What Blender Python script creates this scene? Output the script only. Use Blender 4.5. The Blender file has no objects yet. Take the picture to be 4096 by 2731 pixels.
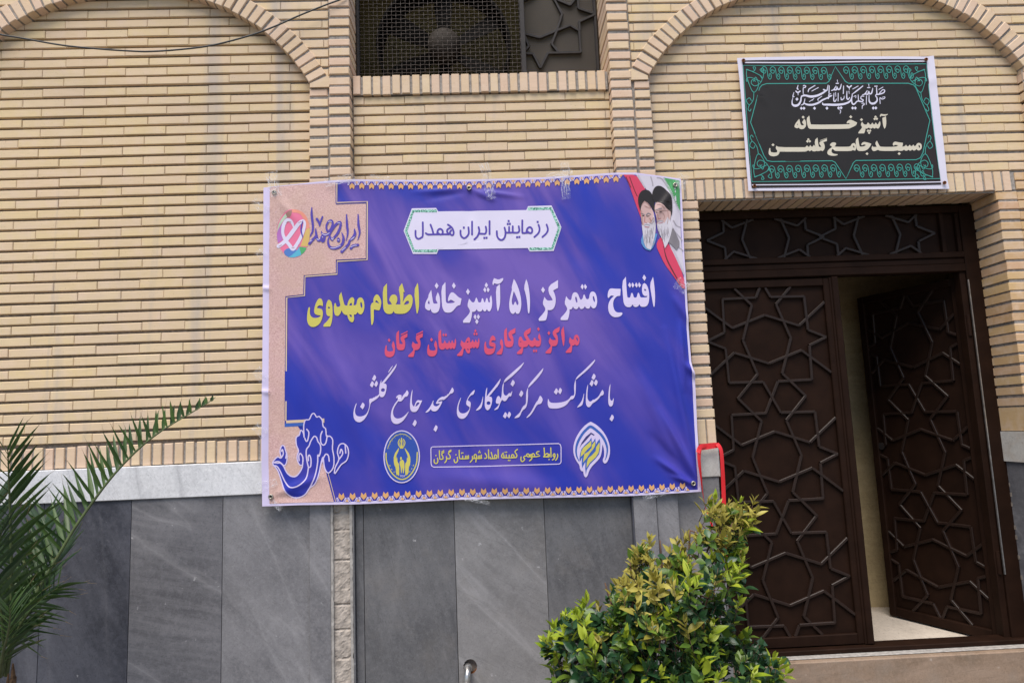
import bpy, bmesh, math, random
from math import sin, cos, pi, radians, sqrt, atan2, hypot
from mathutils import Vector, Matrix, geometry, noise as mnoise

random.seed(7)
scene = bpy.context.scene
COL = scene.collection

# ------------------------------------------------------------------ camera
CAMZ, DIST, FPX = 1.55, 3.5438, 2730.67          # eye height, metres to the wall, focal length in photo pixels
PITCH, YAW, ROLL = 0.1241, 0.0340, -0.0406
_cy, _sy, _cp, _sp, _cr, _sr = cos(YAW), sin(YAW), cos(PITCH), sin(PITCH), cos(ROLL), sin(ROLL)
Ry = Matrix(((_cy, 0, -_sy), (0, 1, 0), (_sy, 0, _cy)))
Rp = Matrix(((1, 0, 0), (0, _cp, -_sp), (0, _sp, _cp)))
Rr = Matrix(((_cr, _sr, 0), (-_sr, _cr, 0), (0, 0, 1)))
MC = Rr @ Rp @ Ry                                  # rows: right, up, forward in (x, up, depth)
def _v(r): return Vector((r[0], r[2], r[1]))
AX_R, AX_U, AX_F = _v(MC[0]), _v(MC[1]), _v(MC[2])
cam_d = bpy.data.cameras.new("camera"); cam = bpy.data.objects.new("camera", cam_d); COL.objects.link(cam)
cam_d.sensor_width = 36.0; cam_d.lens = 24.0; cam_d.clip_start = 0.05; cam_d.clip_end = 500
m3 = Matrix((AX_R, AX_U, -AX_F)).transposed()
cam.matrix_world = Matrix.Translation((0, -DIST, CAMZ)) @ m3.to_4x4()
scene.camera = cam

# ------------------------------------------------------------------ sky, sun, exposure
SUN_EL, SUN_AZ = radians(62), radians(-28)         # high, slightly from the left, in front of the wall
world = bpy.data.worlds.new("World"); scene.world = world; world.use_nodes = True
wn, wl = world.node_tree.nodes, world.node_tree.links
wn.clear()
sky = wn.new("ShaderNodeTexSky"); sky.sky_type = 'NISHITA'; sky.sun_disc = False
sky.sun_elevation = SUN_EL; sky.sun_rotation = pi - SUN_AZ * -1
sky.air_density = 1.0; sky.dust_density = 1.2; sky.ozone_density = 1.0
bg = wn.new("ShaderNodeBackground"); bg.inputs[1].default_value = 0.07
wo = wn.new("ShaderNodeOutputWorld")
wl.new(sky.outputs[0], bg.inputs[0]); wl.new(bg.outputs[0], wo.inputs[0])
sun_d = bpy.data.lights.new("sun", 'SUN'); sun_d.energy = 2.1; sun_d.angle = radians(42); sun_d.color = (1.0, 0.93, 0.84)
sun = bpy.data.objects.new("sun", sun_d); COL.objects.link(sun)
sdir = Vector((sin(SUN_AZ) * cos(SUN_EL), -cos(SUN_AZ) * cos(SUN_EL), sin(SUN_EL)))   # towards the sun
sun.rotation_euler = sdir.to_track_quat('Z', 'Y').to_euler()
scene.view_settings.view_transform = 'Standard'; scene.view_settings.look = 'None'
scene.view_settings.exposure = 1.2; scene.view_settings.gamma = 1.0
scene.cycles.max_bounces = 8; scene.cycles.transparent_max_bounces = 16

# ------------------------------------------------------------------ geometry helpers
def P(u, v, Y=0.0):
    """photo pixel -> point on the vertical plane at depth Y"""
    c = ((u - 2048) / FPX, -(v - 1365.5) / FPX)
    d = AX_R * c[0] + AX_U * c[1] + AX_F
    t = (Y + DIST) / d.y
    return Vector((d.x * t, Y, CAMZ + d.z * t))

class MB:
    def __init__(s): s.v = []; s.f = []; s.m = []
    def add(s, vs, fs, mi=0):
        o = len(s.v); s.v += [tuple(p) for p in vs]
        s.f += [tuple(i + o for i in f) for f in fs]; s.m += [mi] * len(fs)
    def box(s, a, b, mi=0):
        x0, y0, z0 = a; x1, y1, z1 = b
        s.add([(x0,y0,z0),(x1,y0,z0),(x1,y1,z0),(x0,y1,z0),(x0,y0,z1),(x1,y0,z1),(x1,y1,z1),(x0,y1,z1)],
              [(0,3,2,1),(4,5,6,7),(0,1,5,4),(1,2,6,5),(2,3,7,6),(3,0,4,7)], mi)
    def cbox(s, a, b, c=0.003, mi=0):
        """box with chamfered front (-Y) edges"""
        x0, y0, z0 = a; x1, y1, z1 = b
        s.add([(x0,y1,z0),(x1,y1,z0),(x1,y1,z1),(x0,y1,z1),
               (x0,y0+c,z0),(x1,y0+c,z0),(x1,y0+c,z1),(x0,y0+c,z1),
               (x0+c,y0,z0+c),(x1-c,y0,z0+c),(x1-c,y0,z1-c),(x0+c,y0,z1-c)],
              [(0,4,7,3),(1,2,6,5),(0,1,5,4),(3,7,6,2),(0,3,2,1),
               (4,5,9,8),(5,6,10,9),(6,7,11,10),(7,4,8,11),(8,9,10,11)], mi)
    def bar(s, p, q, w, h, up=Vector((0,-1,0)), mi=0, chamfer=0.0):
        """bar from p to q, w wide, h high along up (its back on the line)"""
        p, q = Vector(p), Vector(q); d = (q - p).normalized(); sx = d.cross(up).normalized()
        if chamfer:
            prof = [(-w/2,0),(-w/2,h-chamfer),(-w/2+chamfer,h),(w/2-chamfer,h),(w/2,h-chamfer),(w/2,0)]
        else: prof = [(-w/2,0),(-w/2,h),(w/2,h),(w/2,0)]
        n = len(prof)
        vs = [p + sx*a + up*b for a, b in prof] + [q + sx*a + up*b for a, b in prof]
        fs = [(i,(i+1)%n,n+(i+1)%n,n+i) for i in range(n)] + [tuple(range(n))[::-1], tuple(range(n,2*n))]
        s.add(vs, fs, mi)
    def tube(s, pts, r, n=8, mi=0, cap=True):
        pts = [Vector(p) for p in pts]; k = len(pts)
        rr = r if isinstance(r, (list, tuple)) else [r]*k
        ref = Vector((0.31, 0.77, 0.55)); vs = []; fs = []
        for i, p in enumerate(pts):
            t = (pts[min(i+1,k-1)] - pts[max(i-1,0)]).normalized()
            a = t.cross(ref).normalized(); b = t.cross(a)
            vs += [p + (a*cos(2*pi*j/n) + b*sin(2*pi*j/n))*rr[i] for j in range(n)]
        for i in range(k-1):
            for j in range(n): fs.append((i*n+j, i*n+(j+1)%n, (i+1)*n+(j+1)%n, (i+1)*n+j))
        if cap: fs += [tuple(range(n))[::-1], tuple(range((k-1)*n, k*n))]
        s.add(vs, fs, mi)
    def build(s, name, mats, parent=None, smooth=False, label=None, recalc=True):
        me = bpy.data.meshes.new(name); me.from_pydata(s.v, [], s.f)
        for m in (mats if isinstance(mats, (list, tuple)) else [mats]): me.materials.append(m)
        if s.f: me.polygons.foreach_set("material_index", s.m)
        if recalc:
            bm = bmesh.new(); bm.from_mesh(me); bmesh.ops.recalc_face_normals(bm, faces=bm.faces); bm.to_mesh(me); bm.free()
        if smooth: me.polygons.foreach_set("use_smooth", [True]*len(me.polygons))
        me.update()
        o = bpy.data.objects.new(name, me); COL.objects.link(o)
        if parent is not None: o.parent = parent
        if label: o["label"] = label
        return o

def thing(name, label, cat, loc=(0,0,0), group=None):
    o = bpy.data.objects.new(name, None); COL.objects.link(o)
    o.empty_display_size = 0.1
    o["label"] = label; o["category"] = cat
    if group: o["group"] = group
    return o
def tag(o, label, cat, group=None):
    o["label"] = label; o["category"] = cat
    if group: o["group"] = group
    return o

def catmull(pts, k=6, closed=False):
    out = []; n = len(pts)
    if n < 3 and not closed: return [tuple(p) for p in pts]
    rng = range(n if closed else n-1)
    for i in rng:
        p0 = pts[(i-1) % n] if closed or i > 0 else pts[0]
        p1 = pts[i]; p2 = pts[(i+1) % n]
        p3 = pts[(i+2) % n] if closed or i+2 < n else pts[-1]
        for j in range(k):
            t = j/k
            out.append(tuple(0.5*((2*b) + (-a+c)*t + (2*a-5*b+4*c-d)*t*t + (-a+3*b-3*c+d)*t*t*t) for a, b, c, d in zip(p0,p1,p2,p3)))
    if not closed: out.append(tuple(pts[-1]))
    return out

# ------------------------------------------------------------------ materials
class NT:
    """small node-tree writer"""
    def __init__(s, name):
        s.mat = bpy.data.materials.new(name); s.mat.use_nodes = True
        s.t = s.mat.node_tree; s.t.nodes.clear()
        s.out = s.n("ShaderNodeOutputMaterial"); s.b = s.n("ShaderNodeBsdfPrincipled")
        s.l(s.b.outputs[0], s.out.inputs[0])
    def n(s, typ, **kw):
        x = s.t.nodes.new(typ)
        for k, v in kw.items(): setattr(x, k, v)
        return x
    def l(s, a, b): s.t.links.new(a, b)
    def set(s, **kw):
        for k, v in kw.items():
            i = s.b.inputs[k.replace("_", " ")]
            if hasattr(v, "is_output") or isinstance(v, bpy.types.NodeSocket): s.l(v, i)
            else: i.default_value = (*v, 1) if isinstance(v, tuple) and len(v) == 3 else v
    def coord(s, kind="Object", scale=(1,1,1), rot=(0,0,0), rand=False):
        c = s.n("ShaderNodeTexCoord"); m = s.n("ShaderNodeMapping")
        m.inputs["Rotation"].default_value = rot; m2_ = s.n("ShaderNodeMapping"); m2_.inputs["Scale"].default_value = scale
        s.l(c.outputs[kind], m.inputs[0]); s.l(m.outputs[0], m2_.inputs[0])
        if rand:
            oi = s.n("ShaderNodeObjectInfo"); mu = s.n("ShaderNodeMath", operation='MULTIPLY'); mu.inputs[1].default_value = 37.0
            s.l(oi.outputs["Random"], mu.inputs[0]); s.l(mu.outputs[0], m.inputs["Location"])
        return m2_.outputs[0]
    def noise(s, vec, scale, detail=4, rough=0.55, dist=0.0):
        x = s.n("ShaderNodeTexNoise"); x.inputs["Scale"].default_value = scale; x.inputs["Detail"].default_value = detail
        x.inputs["Roughness"].default_value = rough; x.inputs["Distortion"].default_value = dist
        s.l(vec, x.inputs["Vector"]); return x.outputs[0]
    def ramp(s, fac, stops, mode='LINEAR'):
        r = s.n("ShaderNodeValToRGB"); e = r.color_ramp; e.interpolation = mode
        while len(e.elements) < len(stops): e.elements.new(0.5)
        for el, (p, c) in zip(e.elements, stops):
            el.position = p; el.color = (*c, 1) if isinstance(c, tuple) else (c, c, c, 1)
        s.l(fac, r.inputs[0]); return r.outputs[0]
    def mix(s, fac, a, b, mode='MIX'):
        x = s.n("ShaderNodeMix", data_type='RGBA', blend_type=mode)
        for i, v in ((0, fac), (6, a), (7, b)):
            if isinstance(v, bpy.types.NodeSocket): s.l(v, x.inputs[i])
            else: x.inputs[i].default_value = (*v, 1) if isinstance(v, tuple) else v
        return x.outputs[2]
    def math(s, op, a, b=0.0):
        x = s.n("ShaderNodeMath", operation=op)
        for i, v in ((0, a), (1, b)):
            if isinstance(v, bpy.types.NodeSocket): s.l(v, x.inputs[i])
            else: x.inputs[i].default_value = v
        return x.outputs[0]
    def bump(s, h, strength=0.3, dist=0.002):
        b = s.n("ShaderNodeBump"); b.inputs["Strength"].default_value = strength; b.inputs["Distance"].default_value = dist
        s.l(h, b.inputs["Height"]); s.l(b.outputs[0], s.b.inputs["Normal"])

def plain(name, col, rough=0.6, spec=0.3, metal=0.0, nz=0.0, nscale=20, bump=0.0):
    t = NT(name); t.set(Roughness=rough, Metallic=metal); t.b.inputs["Specular IOR Level"].default_value = spec
    if nz:
        v = t.coord(); f = t.noise(v, nscale, 5)
        lo = tuple(max(0, c*(1-nz)) for c in col); hi = tuple(min(1, c*(1+nz)) for c in col)
        t.set(Base_Color=t.ramp(f, [(0.3, lo), (0.7, hi)]))
        if bump: t.bump(f, bump)
    else: t.set(Base_Color=col)
    return t.mat

def brick_mat(name, tones, stain=0.0):
    t = NT(name); t.set(Roughness=0.8); t.b.inputs["Specular IOR Level"].default_value = 0.2
    g = t.n("ShaderNodeNewGeometry"); n = len(tones)
    c = t.ramp(g.outputs["Random Per Island"], [(i/(n-1), k) for i, k in enumerate(tones)])
    v = t.coord()
    # each brick its own burn: streaky along the length
    ms = t.coord(scale=(6, 6, 40)); st = t.noise(ms, 2.0, 5, 0.6)
    c = t.mix(t.ramp(st, [(0.35, 0.0), (0.75, 0.55)]), c, tuple(k*0.86 for k in tones[0]))
    bl = t.noise(v, 14, 3, 0.6); c = t.mix(t.ramp(bl, [(0.45, 0.0), (0.72, 0.6)]), c, (0.67, 0.515, 0.395))
    big = t.noise(v, 1.1, 3, 0.6); c = t.mix(t.ramp(big, [(0.42, 0.0), (0.75, 0.35)]), c, (0.46, 0.37, 0.29))
    sp = t.noise(v, 160, 2, 0.6); c = t.mix(t.ramp(sp, [(0.66, 0.0), (0.74, 0.5)]), c, (0.2, 0.14, 0.09))
    if stain:
        # old water marks running down the wall
        sv = t.coord(scale=(3.2, 1, 0.25)); sn = t.noise(sv, 1.6, 4, 0.6, 0.4)
        c = t.mix(t.ramp(sn, [(0.56, 0.0), (0.70, stain)]), c, (0.36, 0.33, 0.33))
    t.set(Base_Color=c)
    fb = t.noise(v, 220, 3, 0.7); t.bump(t.math('ADD', fb, t.math('MULTIPLY', bl, 2.0)), 0.28, 0.0015)
    return t.mat

def marble(name, lo, hi, rot=0.5, stretch=6.0, vein=0.5, rough=0.45, veincol=(0.42,0.41,0.42), dust=0.0):
    t = NT(name); t.b.inputs["Specular IOR Level"].default_value = 0.35
    v = t.coord(rand=True, rot=(0, rot, 0), scale=(1, 1, stretch)); w = t.coord(rand=True)
    a = t.noise(v, 2.2, 9, 0.62, 0.6); b = t.noise(w, 55, 4, 0.7); cl = t.noise(w, 3.0, 5, 0.6)
    c = t.ramp(a, [(0.28, lo), (0.72, hi)])
    c = t.mix(t.ramp(cl, [(0.4, 0.0), (0.75, 0.45)]), c, tuple(min(1, k*1.5) for k in hi))
    c = t.mix(t.ramp(b, [(0.46, 0.0), (0.78, 0.5)]), c, tuple(k*1.4 for k in hi))
    b2 = t.noise(w, 120, 3, 0.7); c = t.mix(t.ramp(b2, [(0.52, 0.0), (0.75, 0.5)]), c, tuple(k*0.6 for k in lo))
    b3 = t.noise(w, 11, 6, 0.75); c = t.mix(t.ramp(b3, [(0.50, 0.0), (0.72, 0.35)]), c, tuple(k*1.25 for k in hi))
    # pale crack-like veins
    vv = t.coord(rand=True, rot=(0, rot - 0.35, 0), scale=(0.22, 1, 1.9)); n1 = t.noise(vv, 1.9, 4, 0.45, 0.1)
    d = t.math('ABSOLUTE', t.math('SUBTRACT', n1, 0.5))
    c = t.mix(t.math('MULTIPLY', t.ramp(d, [(0.0, 0.42), (0.006, 0.24), (0.035, 0.0)]), vein), c, veincol)
    # dark hairlines along the bedding
    hv = t.coord(rand=True, rot=(0, rot, 0), scale=(0.5, 1, 9)); n2 = t.noise(hv, 2.4, 7, 0.6, 0.3)
    d2 = t.math('ABSOLUTE', t.math('SUBTRACT', n2, 0.45))
    c = t.mix(t.ramp(d2, [(0.0, 0.3), (0.008, 0.0)]), c, tuple(k*0.45 for k in lo))
    wl_ = t.noise(w, 24, 3, 0.6); c = t.mix(t.ramp(wl_, [(0.70, 0.0), (0.76, 0.8)]), c, veincol)
    if dust:
        dn = t.noise(w, 5, 6, 0.7); c = t.mix(t.ramp(dn, [(0.5, 0.0), (0.8, dust)]), c, (0.24, 0.21, 0.18))
    t.set(Base_Color=c, Roughness=t.ramp(b, [(0.3, rough-0.12), (0.7, rough+0.12)]))
    t.bump(b, 0.06, 0.001)
    return t.mat

TONES = [(0.66,0.505,0.305),(0.68,0.525,0.32),(0.67,0.505,0.345),(0.69,0.54,0.345),(0.655,0.495,0.335),(0.69,0.53,0.295),(0.70,0.55,0.36)]
TONES2 = [(0.65,0.47,0.32),(0.67,0.50,0.31),(0.70,0.52,0.385),(0.66,0.47,0.35),(0.72,0.57,0.37),(0.64,0.48,0.32)]
TONES3 = [(0.58,0.37,0.16),(0.52,0.33,0.19),(0.60,0.41,0.20),(0.55,0.33,0.21),(0.63,0.46,0.28)]
M = {}
M['brick'] = brick_mat('buff_brick', TONES, 0.55)
M['brick_head'] = brick_mat('buff_brick_rough', TONES2)
M['brick_jamb'] = brick_mat('buff_brick_orange', TONES3)
M['mortar'] = plain('grey_mortar', (0.23,0.195,0.165), 0.95, 0.1, nz=0.35, nscale=60, bump=0.6)
M['mortar_light'] = plain('pale_mortar', (0.30,0.27,0.245), 0.95, 0.1, nz=0.3, nscale=60, bump=0.6)
M['marble_a'] = marble('grey_marble_dark', (0.032,0.034,0.045), (0.084,0.086,0.104), -1.1, 4, 0.12)
M['marble_b'] = marble('grey_marble_banded', (0.075,0.075,0.084), (0.165,0.161,0.172), -0.2, 9, 0.6)
M['marble_c'] = marble('grey_marble_pale', (0.115,0.113,0.122), (0.215,0.21,0.22), -0.75, 2.5, 0.5)
M['marble_d'] = marble('grey_marble_smoky', (0.078,0.078,0.084), (0.138,0.136,0.142), -1.25, 5, 0.12, dust=0.25)
M['marble_e'] = marble('grey_marble_veined', (0.12,0.117,0.12), (0.215,0.208,0.21), -0.5, 2.2, 0.7, dust=0.3)
M['marble_white'] = marble('white_marble', (0.50,0.505,0.53), (0.64,0.64,0.655), -0.95, 2.5, 1.0, 0.35, (0.27,0.27,0.29))
M['marble_edge'] = plain('sawn_stone_edge', (0.33,0.31,0.29), 0.8, 0.2, nz=0.3, nscale=40, bump=0.4)
M['concrete'] = plain('rough_cement', (0.38,0.335,0.295), 0.95, 0.1, nz=0.32, nscale=28, bump=0.9)
M['door'] = plain('brown_door_paint', (0.0165,0.0075,0.0045), 0.6, 0.08, nz=0.25, nscale=9, bump=0.03)
M['door_bar'] = plain('brown_bar_paint', (0.018,0.009,0.0063), 0.45, 0.3, nz=0.2, nscale=30)
M['dark_metal'] = plain('dark_painted_steel', (0.022,0.018,0.017), 0.55, 0.3, nz=0.3, nscale=40)
M['wire'] = plain('woven_wire_steel', (0.055,0.042,0.036), 0.6, 0.25, nz=0.3, nscale=80)
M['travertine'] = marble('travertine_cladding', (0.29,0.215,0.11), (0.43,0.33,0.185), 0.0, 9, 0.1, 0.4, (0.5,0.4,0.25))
M['floor_in'] = marble('cream_stone_floor', (0.52,0.45,0.38), (0.62,0.55,0.47), 0.4, 2, 0.2, 0.35, (0.6,0.55,0.5))
M['step'] = marble('pinkish_stone_step', (0.17,0.115,0.075), (0.28,0.20,0.145), 0.12, 5, 0.2, 0.75, (0.4,0.33,0.28), dust=0.5)
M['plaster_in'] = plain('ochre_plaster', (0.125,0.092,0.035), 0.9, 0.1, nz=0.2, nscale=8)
M['galv'] = plain('galvanised_pipe', (0.45,0.44,0.43), 0.32, 0.5, 0.85, nz=0.25, nscale=30)
M['rust'] = plain('rusty_iron', (0.19,0.075,0.03), 0.9, 0.1, nz=0.5, nscale=60)
M['cable'] = plain('black_cable', (0.035,0.037,0.04), 0.5, 0.4)
M['ground'] = plain('paving', (0.15,0.135,0.12), 0.9, 0.2, nz=0.25, nscale=3, bump=0.3)
# ------------------------------------------------------------------ facade
def Zr(z): return z + CAMZ                    # heights measured from the lens
building = thing('brick_building', 'buff brick facade with shallow arches above a grey marble base', 'building')
PIT = 0.056; Z0 = Zr(2.3589)                   # course height and the bottom of course 0
def zc(k): return Z0 - PIT*k                   # bottom of course k
J = random.gauss

def course_panel(mb, x0, x1, k0, k1, phase, yf=0.0, skip=None, clip=None, zoff=0.0, L=0.22, bh=0.0432, jit=0.0009, depth=0.055):
    """stretcher bricks between two heights; skip(x0,x1,z) drops a brick, clip(z) narrows the run"""
    for k in range(k0, k1+1):
        z = zc(k) + zoff; a, b = x0, x1
        if clip:
            r = clip(z + bh/2)
            if r is None: continue
            a, b = max(a, r[0]), min(b, r[1])
            if b - a < 0.012: continue
        ph = phase + (0.11 if k % 2 == 0 else 0.0) + J(0, 0.006)
        x = a - ((a - ph) % L)
        dz = J(0, jit)
        while x < b - 0.004:
            s, e = max(x, a), min(x + L, b)
            if e - s > 0.012 and not (skip and skip(s, e, z)):
                y = yf + J(0, 0.0011); dd = J(0, jit*0.7)
                s2 = s + (0.0009 if s > a else 0); e2 = e - (0.0009 if e < b else 0)
                mb.cbox((s2, y, z+dz+dd), (e2, yf+depth, z+dz+dd+bh+J(0, 0.0006)), 0.0022+abs(J(0,0.0008)))
            x += L

def header_column(mb, x0, x1, k0, k1, yf, depth=0.1, bh=0.0415, side=0.0):
    for k in range(k0, k1+1):
        z = zc(k) + J(0, 0.0015); y = yf + J(0, 0.002)
        mb.cbox((x0+J(0,0.0016), y, z), (x1+J(0,0.0016), yf+depth, z+bh+J(0,0.0015)), 0.003+abs(J(0,0.0012)))

def soldier_row(mb, x0, x1, z0, z1, yf, depth, w=0.0415, step=0.0535):
    x = x0
    while x + w < x1 + 0.012:
        y = yf + J(0, 0.0016)
        mb.cbox((x+J(0,0.0012), y, z0+J(0,0.0016)), (min(x+w+J(0,0.0015), x1+0.004), yf+depth, z1+J(0,0.002)), 0.0028)
        x += step

Y_PIL, Y_JAMB, Y_RING, Y_SPAN, Y_INF = -0.058, -0.046, -0.056, -0.044, 0.0
Z_SOLD0, Z_SOLD1 = Zr(-0.118), Zr(-0.012)     # upright course above the marble
Z_SPR = Zr(1.862)                              # where the arches spring
ARCH = {'l': dict(xc=-1.874, off=0.035, R=1.047, zc=Zr(1.379), xin=0.951),
        'r': dict(xc=1.974, off=0.205, R=0.976, zc=Zr(1.3816), xin=1.044)}
def arch_half(A, z, R):
    """half width of the arch intrados at height z for radius R"""
    h = z - A['zc']
    if h >= R: return None
    return A['off'] + sqrt(R*R - h*h)

# --- left bay infill
mb = MB()
course_panel(mb, -3.05, -0.905, -8, 42, 0.0687, Y_INF)
mb.build('brick_infill', M['brick'], building, label='left brick panel of long thin bricks inside the left arch')
mb = MB(); soldier_row(mb, -3.05, -0.93, Z_SOLD0, Z_SOLD1, -0.006, 0.08)
mb.build('soldier_course', M['brick_head'], building, label='row of upright bricks above the white marble band')
# --- middle bay below the window
mb = MB()
course_panel(mb, -0.690, 0.712, 10, 41, -0.527-0.22*3+0.003, 0.006, zoff=-0.0285)
mb.build('brick_infill', M['brick'], building, label='middle brick panel below the window')
mb = MB(); soldier_row(mb, -0.688, 0.707, Zr(1.818), Zr(1.926), -0.012, 0.26)
mb.build('window_sill', M['brick_head'], building, label='sill of upright bricks under the window')
# --- right bay infill around the door
DX0, DX1 = 1.157, 2.817; DZ1 = Zr(1.177)
mb = MB()
course_panel(mb, 0.915, 3.03, -8, 19, 0.0522, Y_INF, jit=0.0016)
mb.build('brick_infill', M['brick'], building, label='right brick panel above the doorway')
mb = MB(); soldier_row(mb, 0.992, 2.93, DZ1, Zr(1.284), -0.006, 0.212)
mb.build('door_lintel', M['brick_head'], building, label='lintel of upright bricks over the doorway')
mb = MB()
kk = [k for k in range(0, 60) if zc(k)+0.045 < DZ1]
header_column(mb, 1.062, DX0, kk[0], 42, -0.006, 0.2)
header_column(mb, 0.93, 1.048, kk[0], 42, -0.002, 0.06); course_panel(mb, 0.915, 0.988, 20, kk[0]-1, 0.86)
soldier_row(mb, 1.062, DX0, Z_SOLD0-0.010, zc(42)-0.010, -0.006, 0.2, 0.043, 0.052)
mb.build('door_jamb', M['brick_head'], building, label='narrow brick pier left of the doorway')
mb = MB()
for k in range(kk[0], 43):                      # right reveal: front header + bricks running back into the wall
    z = zc(k) + J(0, 0.0015); y = -0.006 + J(0, 0.002)
    mb.cbox((DX1+J(0,0.0018), y, z), (2.931, 0.22, z+0.0415+J(0,0.0012)), 0.003)
soldier_row(mb, DX1, 2.931, Z_SOLD0-0.010, zc(42)-0.010, -0.006, 0.2, 0.043, 0.052)
mb.build('door_jamb', M['brick_jamb'], building, label='orange-toned brick reveal right of the doorway')
mb = MB(); course_panel(mb, 2.934, 3.03, 20, 42, 0.03, 0.0, jit=0.0016)
mb.build('brick_infill', M['brick_jamb'], building, label='brickwork right of the doorway')
# --- jamb columns, pilasters
kj = int((Z0 - Z_SPR)/PIT) + 2
for x0, x1 in ((-0.921, -0.813), (0.836, 0.931), (3.018, 3.12), (-2.93, -2.825)):
    mb = MB(); header_column(mb, x0+0.006, x1-0.004, kj, 41, Y_JAMB, 0.07)
    mb.build('arch_jamb', M['brick_head'], building)
for x0, x1 in ((-0.806, -0.695), (0.712, 0.826)):
    mb = MB()
    header_column(mb, x0, x1, -8, 41, Y_PIL, 0.30)
    mb.build('pilaster', M['brick_head'], building)
# --- arch rings and spandrels
for key, A in ARCH.items():
    mb = MB(); R0, R1 = A['R'], A['R'] + 0.103
    for s in (-1, 1):
        a0 = math.asin((Z_SPR - A['zc'])/R0) + 0.012
        a = a0
        while True:
            if a > pi/2 - 0.02: break
            cx = A['xc'] + s*A['off']
            def pt(r, t, y): return Vector((cx + s*r*cos(t), y, A['zc'] + r*sin(t)))
            wi = 0.0395/R0; y = Y_RING + J(0, 0.002); c = 0.003
            r0, r1 = R0 + J(0,0.0015), R1 + J(0,0.002)
            w_o = wi*R0/R1*1.03
            am = a + wi/2
            def quad(yy, e):
                return [pt(r0+e, am-wi/2+e/R0, yy), pt(r0+e, am+wi/2-e/R0, yy), pt(r1-e, am+w_o/2*1.05-e/R1, yy), pt(r1-e, am-w_o/2*1.05+e/R1, yy)]
            vs = quad(Y_RING+0.07, 0) + quad(y+c, 0) + quad(y, c)
            fs = [(0,1,5,4),(1,2,6,5),(2,3,7,6),(3,0,4,7),(4,5,9,8),(5,6,10,9),(6,7,11,10),(7,4,8,11),(8,9,10,11),(3,2,1,0)]
            mb.add(vs, fs)
            a += 0.0505/R0
        # wedge brick between the ring and the jamb column
        cx = A['xc'] + s*A['off']; xi = A['xc'] + s*(arch_half(A, Z_SPR, R0))
        xo = cx + s*(A['R']+0.101)*cos(a0-0.01); zo = A['zc'] + (A['R']+0.101)*sin(a0-0.01)
        zb = zc(kj) + 0.047
        xr = xi + s*0.104
        pts = [(xi, zb), (xr, zb), (xr, min(zo, zb+0.06)), (xo, zo-0.004), (xi+s*0.002, Z_SPR+0.006)]
        vs = [(x, Y_RING+0.002, z) for x, z in pts] + [(x, Y_RING+0.07, z) for x, z in pts]; n = len(pts)
        mb.add(vs, [tuple(range(n)), tuple(range(n, 2*n))] + [(i,(i+1)%n,n+(i+1)%n,n+i) for i in range(n)])
    x = A['xc'] - A['off'] + 0.004
    while x < A['xc'] + A['off'] - 0.02:          # level crown between the two arcs
        mb.cbox((x, Y_RING+J(0,0.002), A['zc']+R0), (x+0.0395, Y_RING+0.07, A['zc']+R1), 0.003); x += 0.0505
    mb.build('arch_ring', M['brick_head'], building, label='%s arch ring of header bricks' % ('left' if key == 'l' else 'right'))
    # mortar of the ring
    mm = MB()
    for s in (-1, 1):
        cx = A['xc'] + s*A['off']; t0 = math.asin((Z_SPR - 0.02 - A['zc'])/R0)
        t1 = pi/2; n = 24; vs = []
        for i in range(n+1):
            t = t0 + (t1-t0)*i/n
            for r, y in ((R0+0.004, Y_RING+0.07), (R0+0.004, Y_RING+0.007), (R1-0.003, Y_RING+0.007)):
                vs.append((cx + s*r*cos(t), y, A['zc'] + r*sin(t)))
        mm.add(vs, [(i*3+j, i*3+j+1, i*3+j+4, i*3+j+3) for i in range(n) for j in range(2)])
    mm.box((A['xc']-A['off'], Y_RING+0.007, A['zc']+R0+0.004), (A['xc']+A['off'], Y_RING+0.06, A['zc']+R1-0.003))
    mm.build('ring_mortar', M['mortar_light'], building)
    mb = MB()
    def sp(side):
        def f(z):
            w = arch_half(A, z, A['R'] + 0.085)
            if z < A['zc'] + 0.3: return None
            if w is None: w = 0.0
            w = max(w, 0.0)
            return (A['xc'] + w, 9) if side > 0 else (-9, A['xc'] - w)
        return f
    R_ = -0.812 if key == 'l' else 3.16
    L_ = -2.96 if key == 'l' else 0.836
    course_panel(mb, A['xc'], R_, -8, kj-1, 0.03, Y_SPAN, clip=sp(1), depth=0.04)
    course_panel(mb, L_, A['xc'], -8, kj-1, 0.09, Y_SPAN, clip=sp(-1), depth=0.04)
    mb.build('spandrel', M['brick'], building, label='%s spandrel brickwork between arch and pilaster' % ('left' if key == 'l' else 'right'))
# --- mortar behind the joints
def sheet(name, rects, mat, label=None):
    mb = MB()
    for x0, x1, z0, z1, y in rects: mb.add([(x0,y,z0),(x1,y,z0),(x1,y,z1),(x0,y,z1)], [(0,1,2,3)])
    return mb.build(name, mat, building, label=label, recalc=False)
ZT = zc(-8) + 0.05
sheet('mortar_bed', [(-3.05,-0.90,Zr(-0.13),ZT,0.017)], M['mortar'])
sheet('mortar_bed', [(-0.70,0.715,Zr(-0.13),Zr(1.93),0.021), (0.91,3.03,Zr(1.17),ZT,0.010), (0.92,1.15,Zr(-0.13),Zr(1.18),0.011),
                     (2.825,3.03,Zr(-0.14),Zr(1.18),0.013),
                     (-0.914,-0.815,Zr(-0.13),Z_SPR,Y_JAMB+0.008), (0.84,0.928,Zr(-0.13),Z_SPR,Y_JAMB+0.008),
                     (3.02,3.12,Zr(-0.13),Z_SPR,Y_JAMB+0.008), (0.818,0.845,Zr(-0.13),ZT,Y_JAMB+0.010), (-0.822,-0.80,Zr(-0.13),ZT,Y_JAMB+0.010)], M['mortar_light'])
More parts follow.
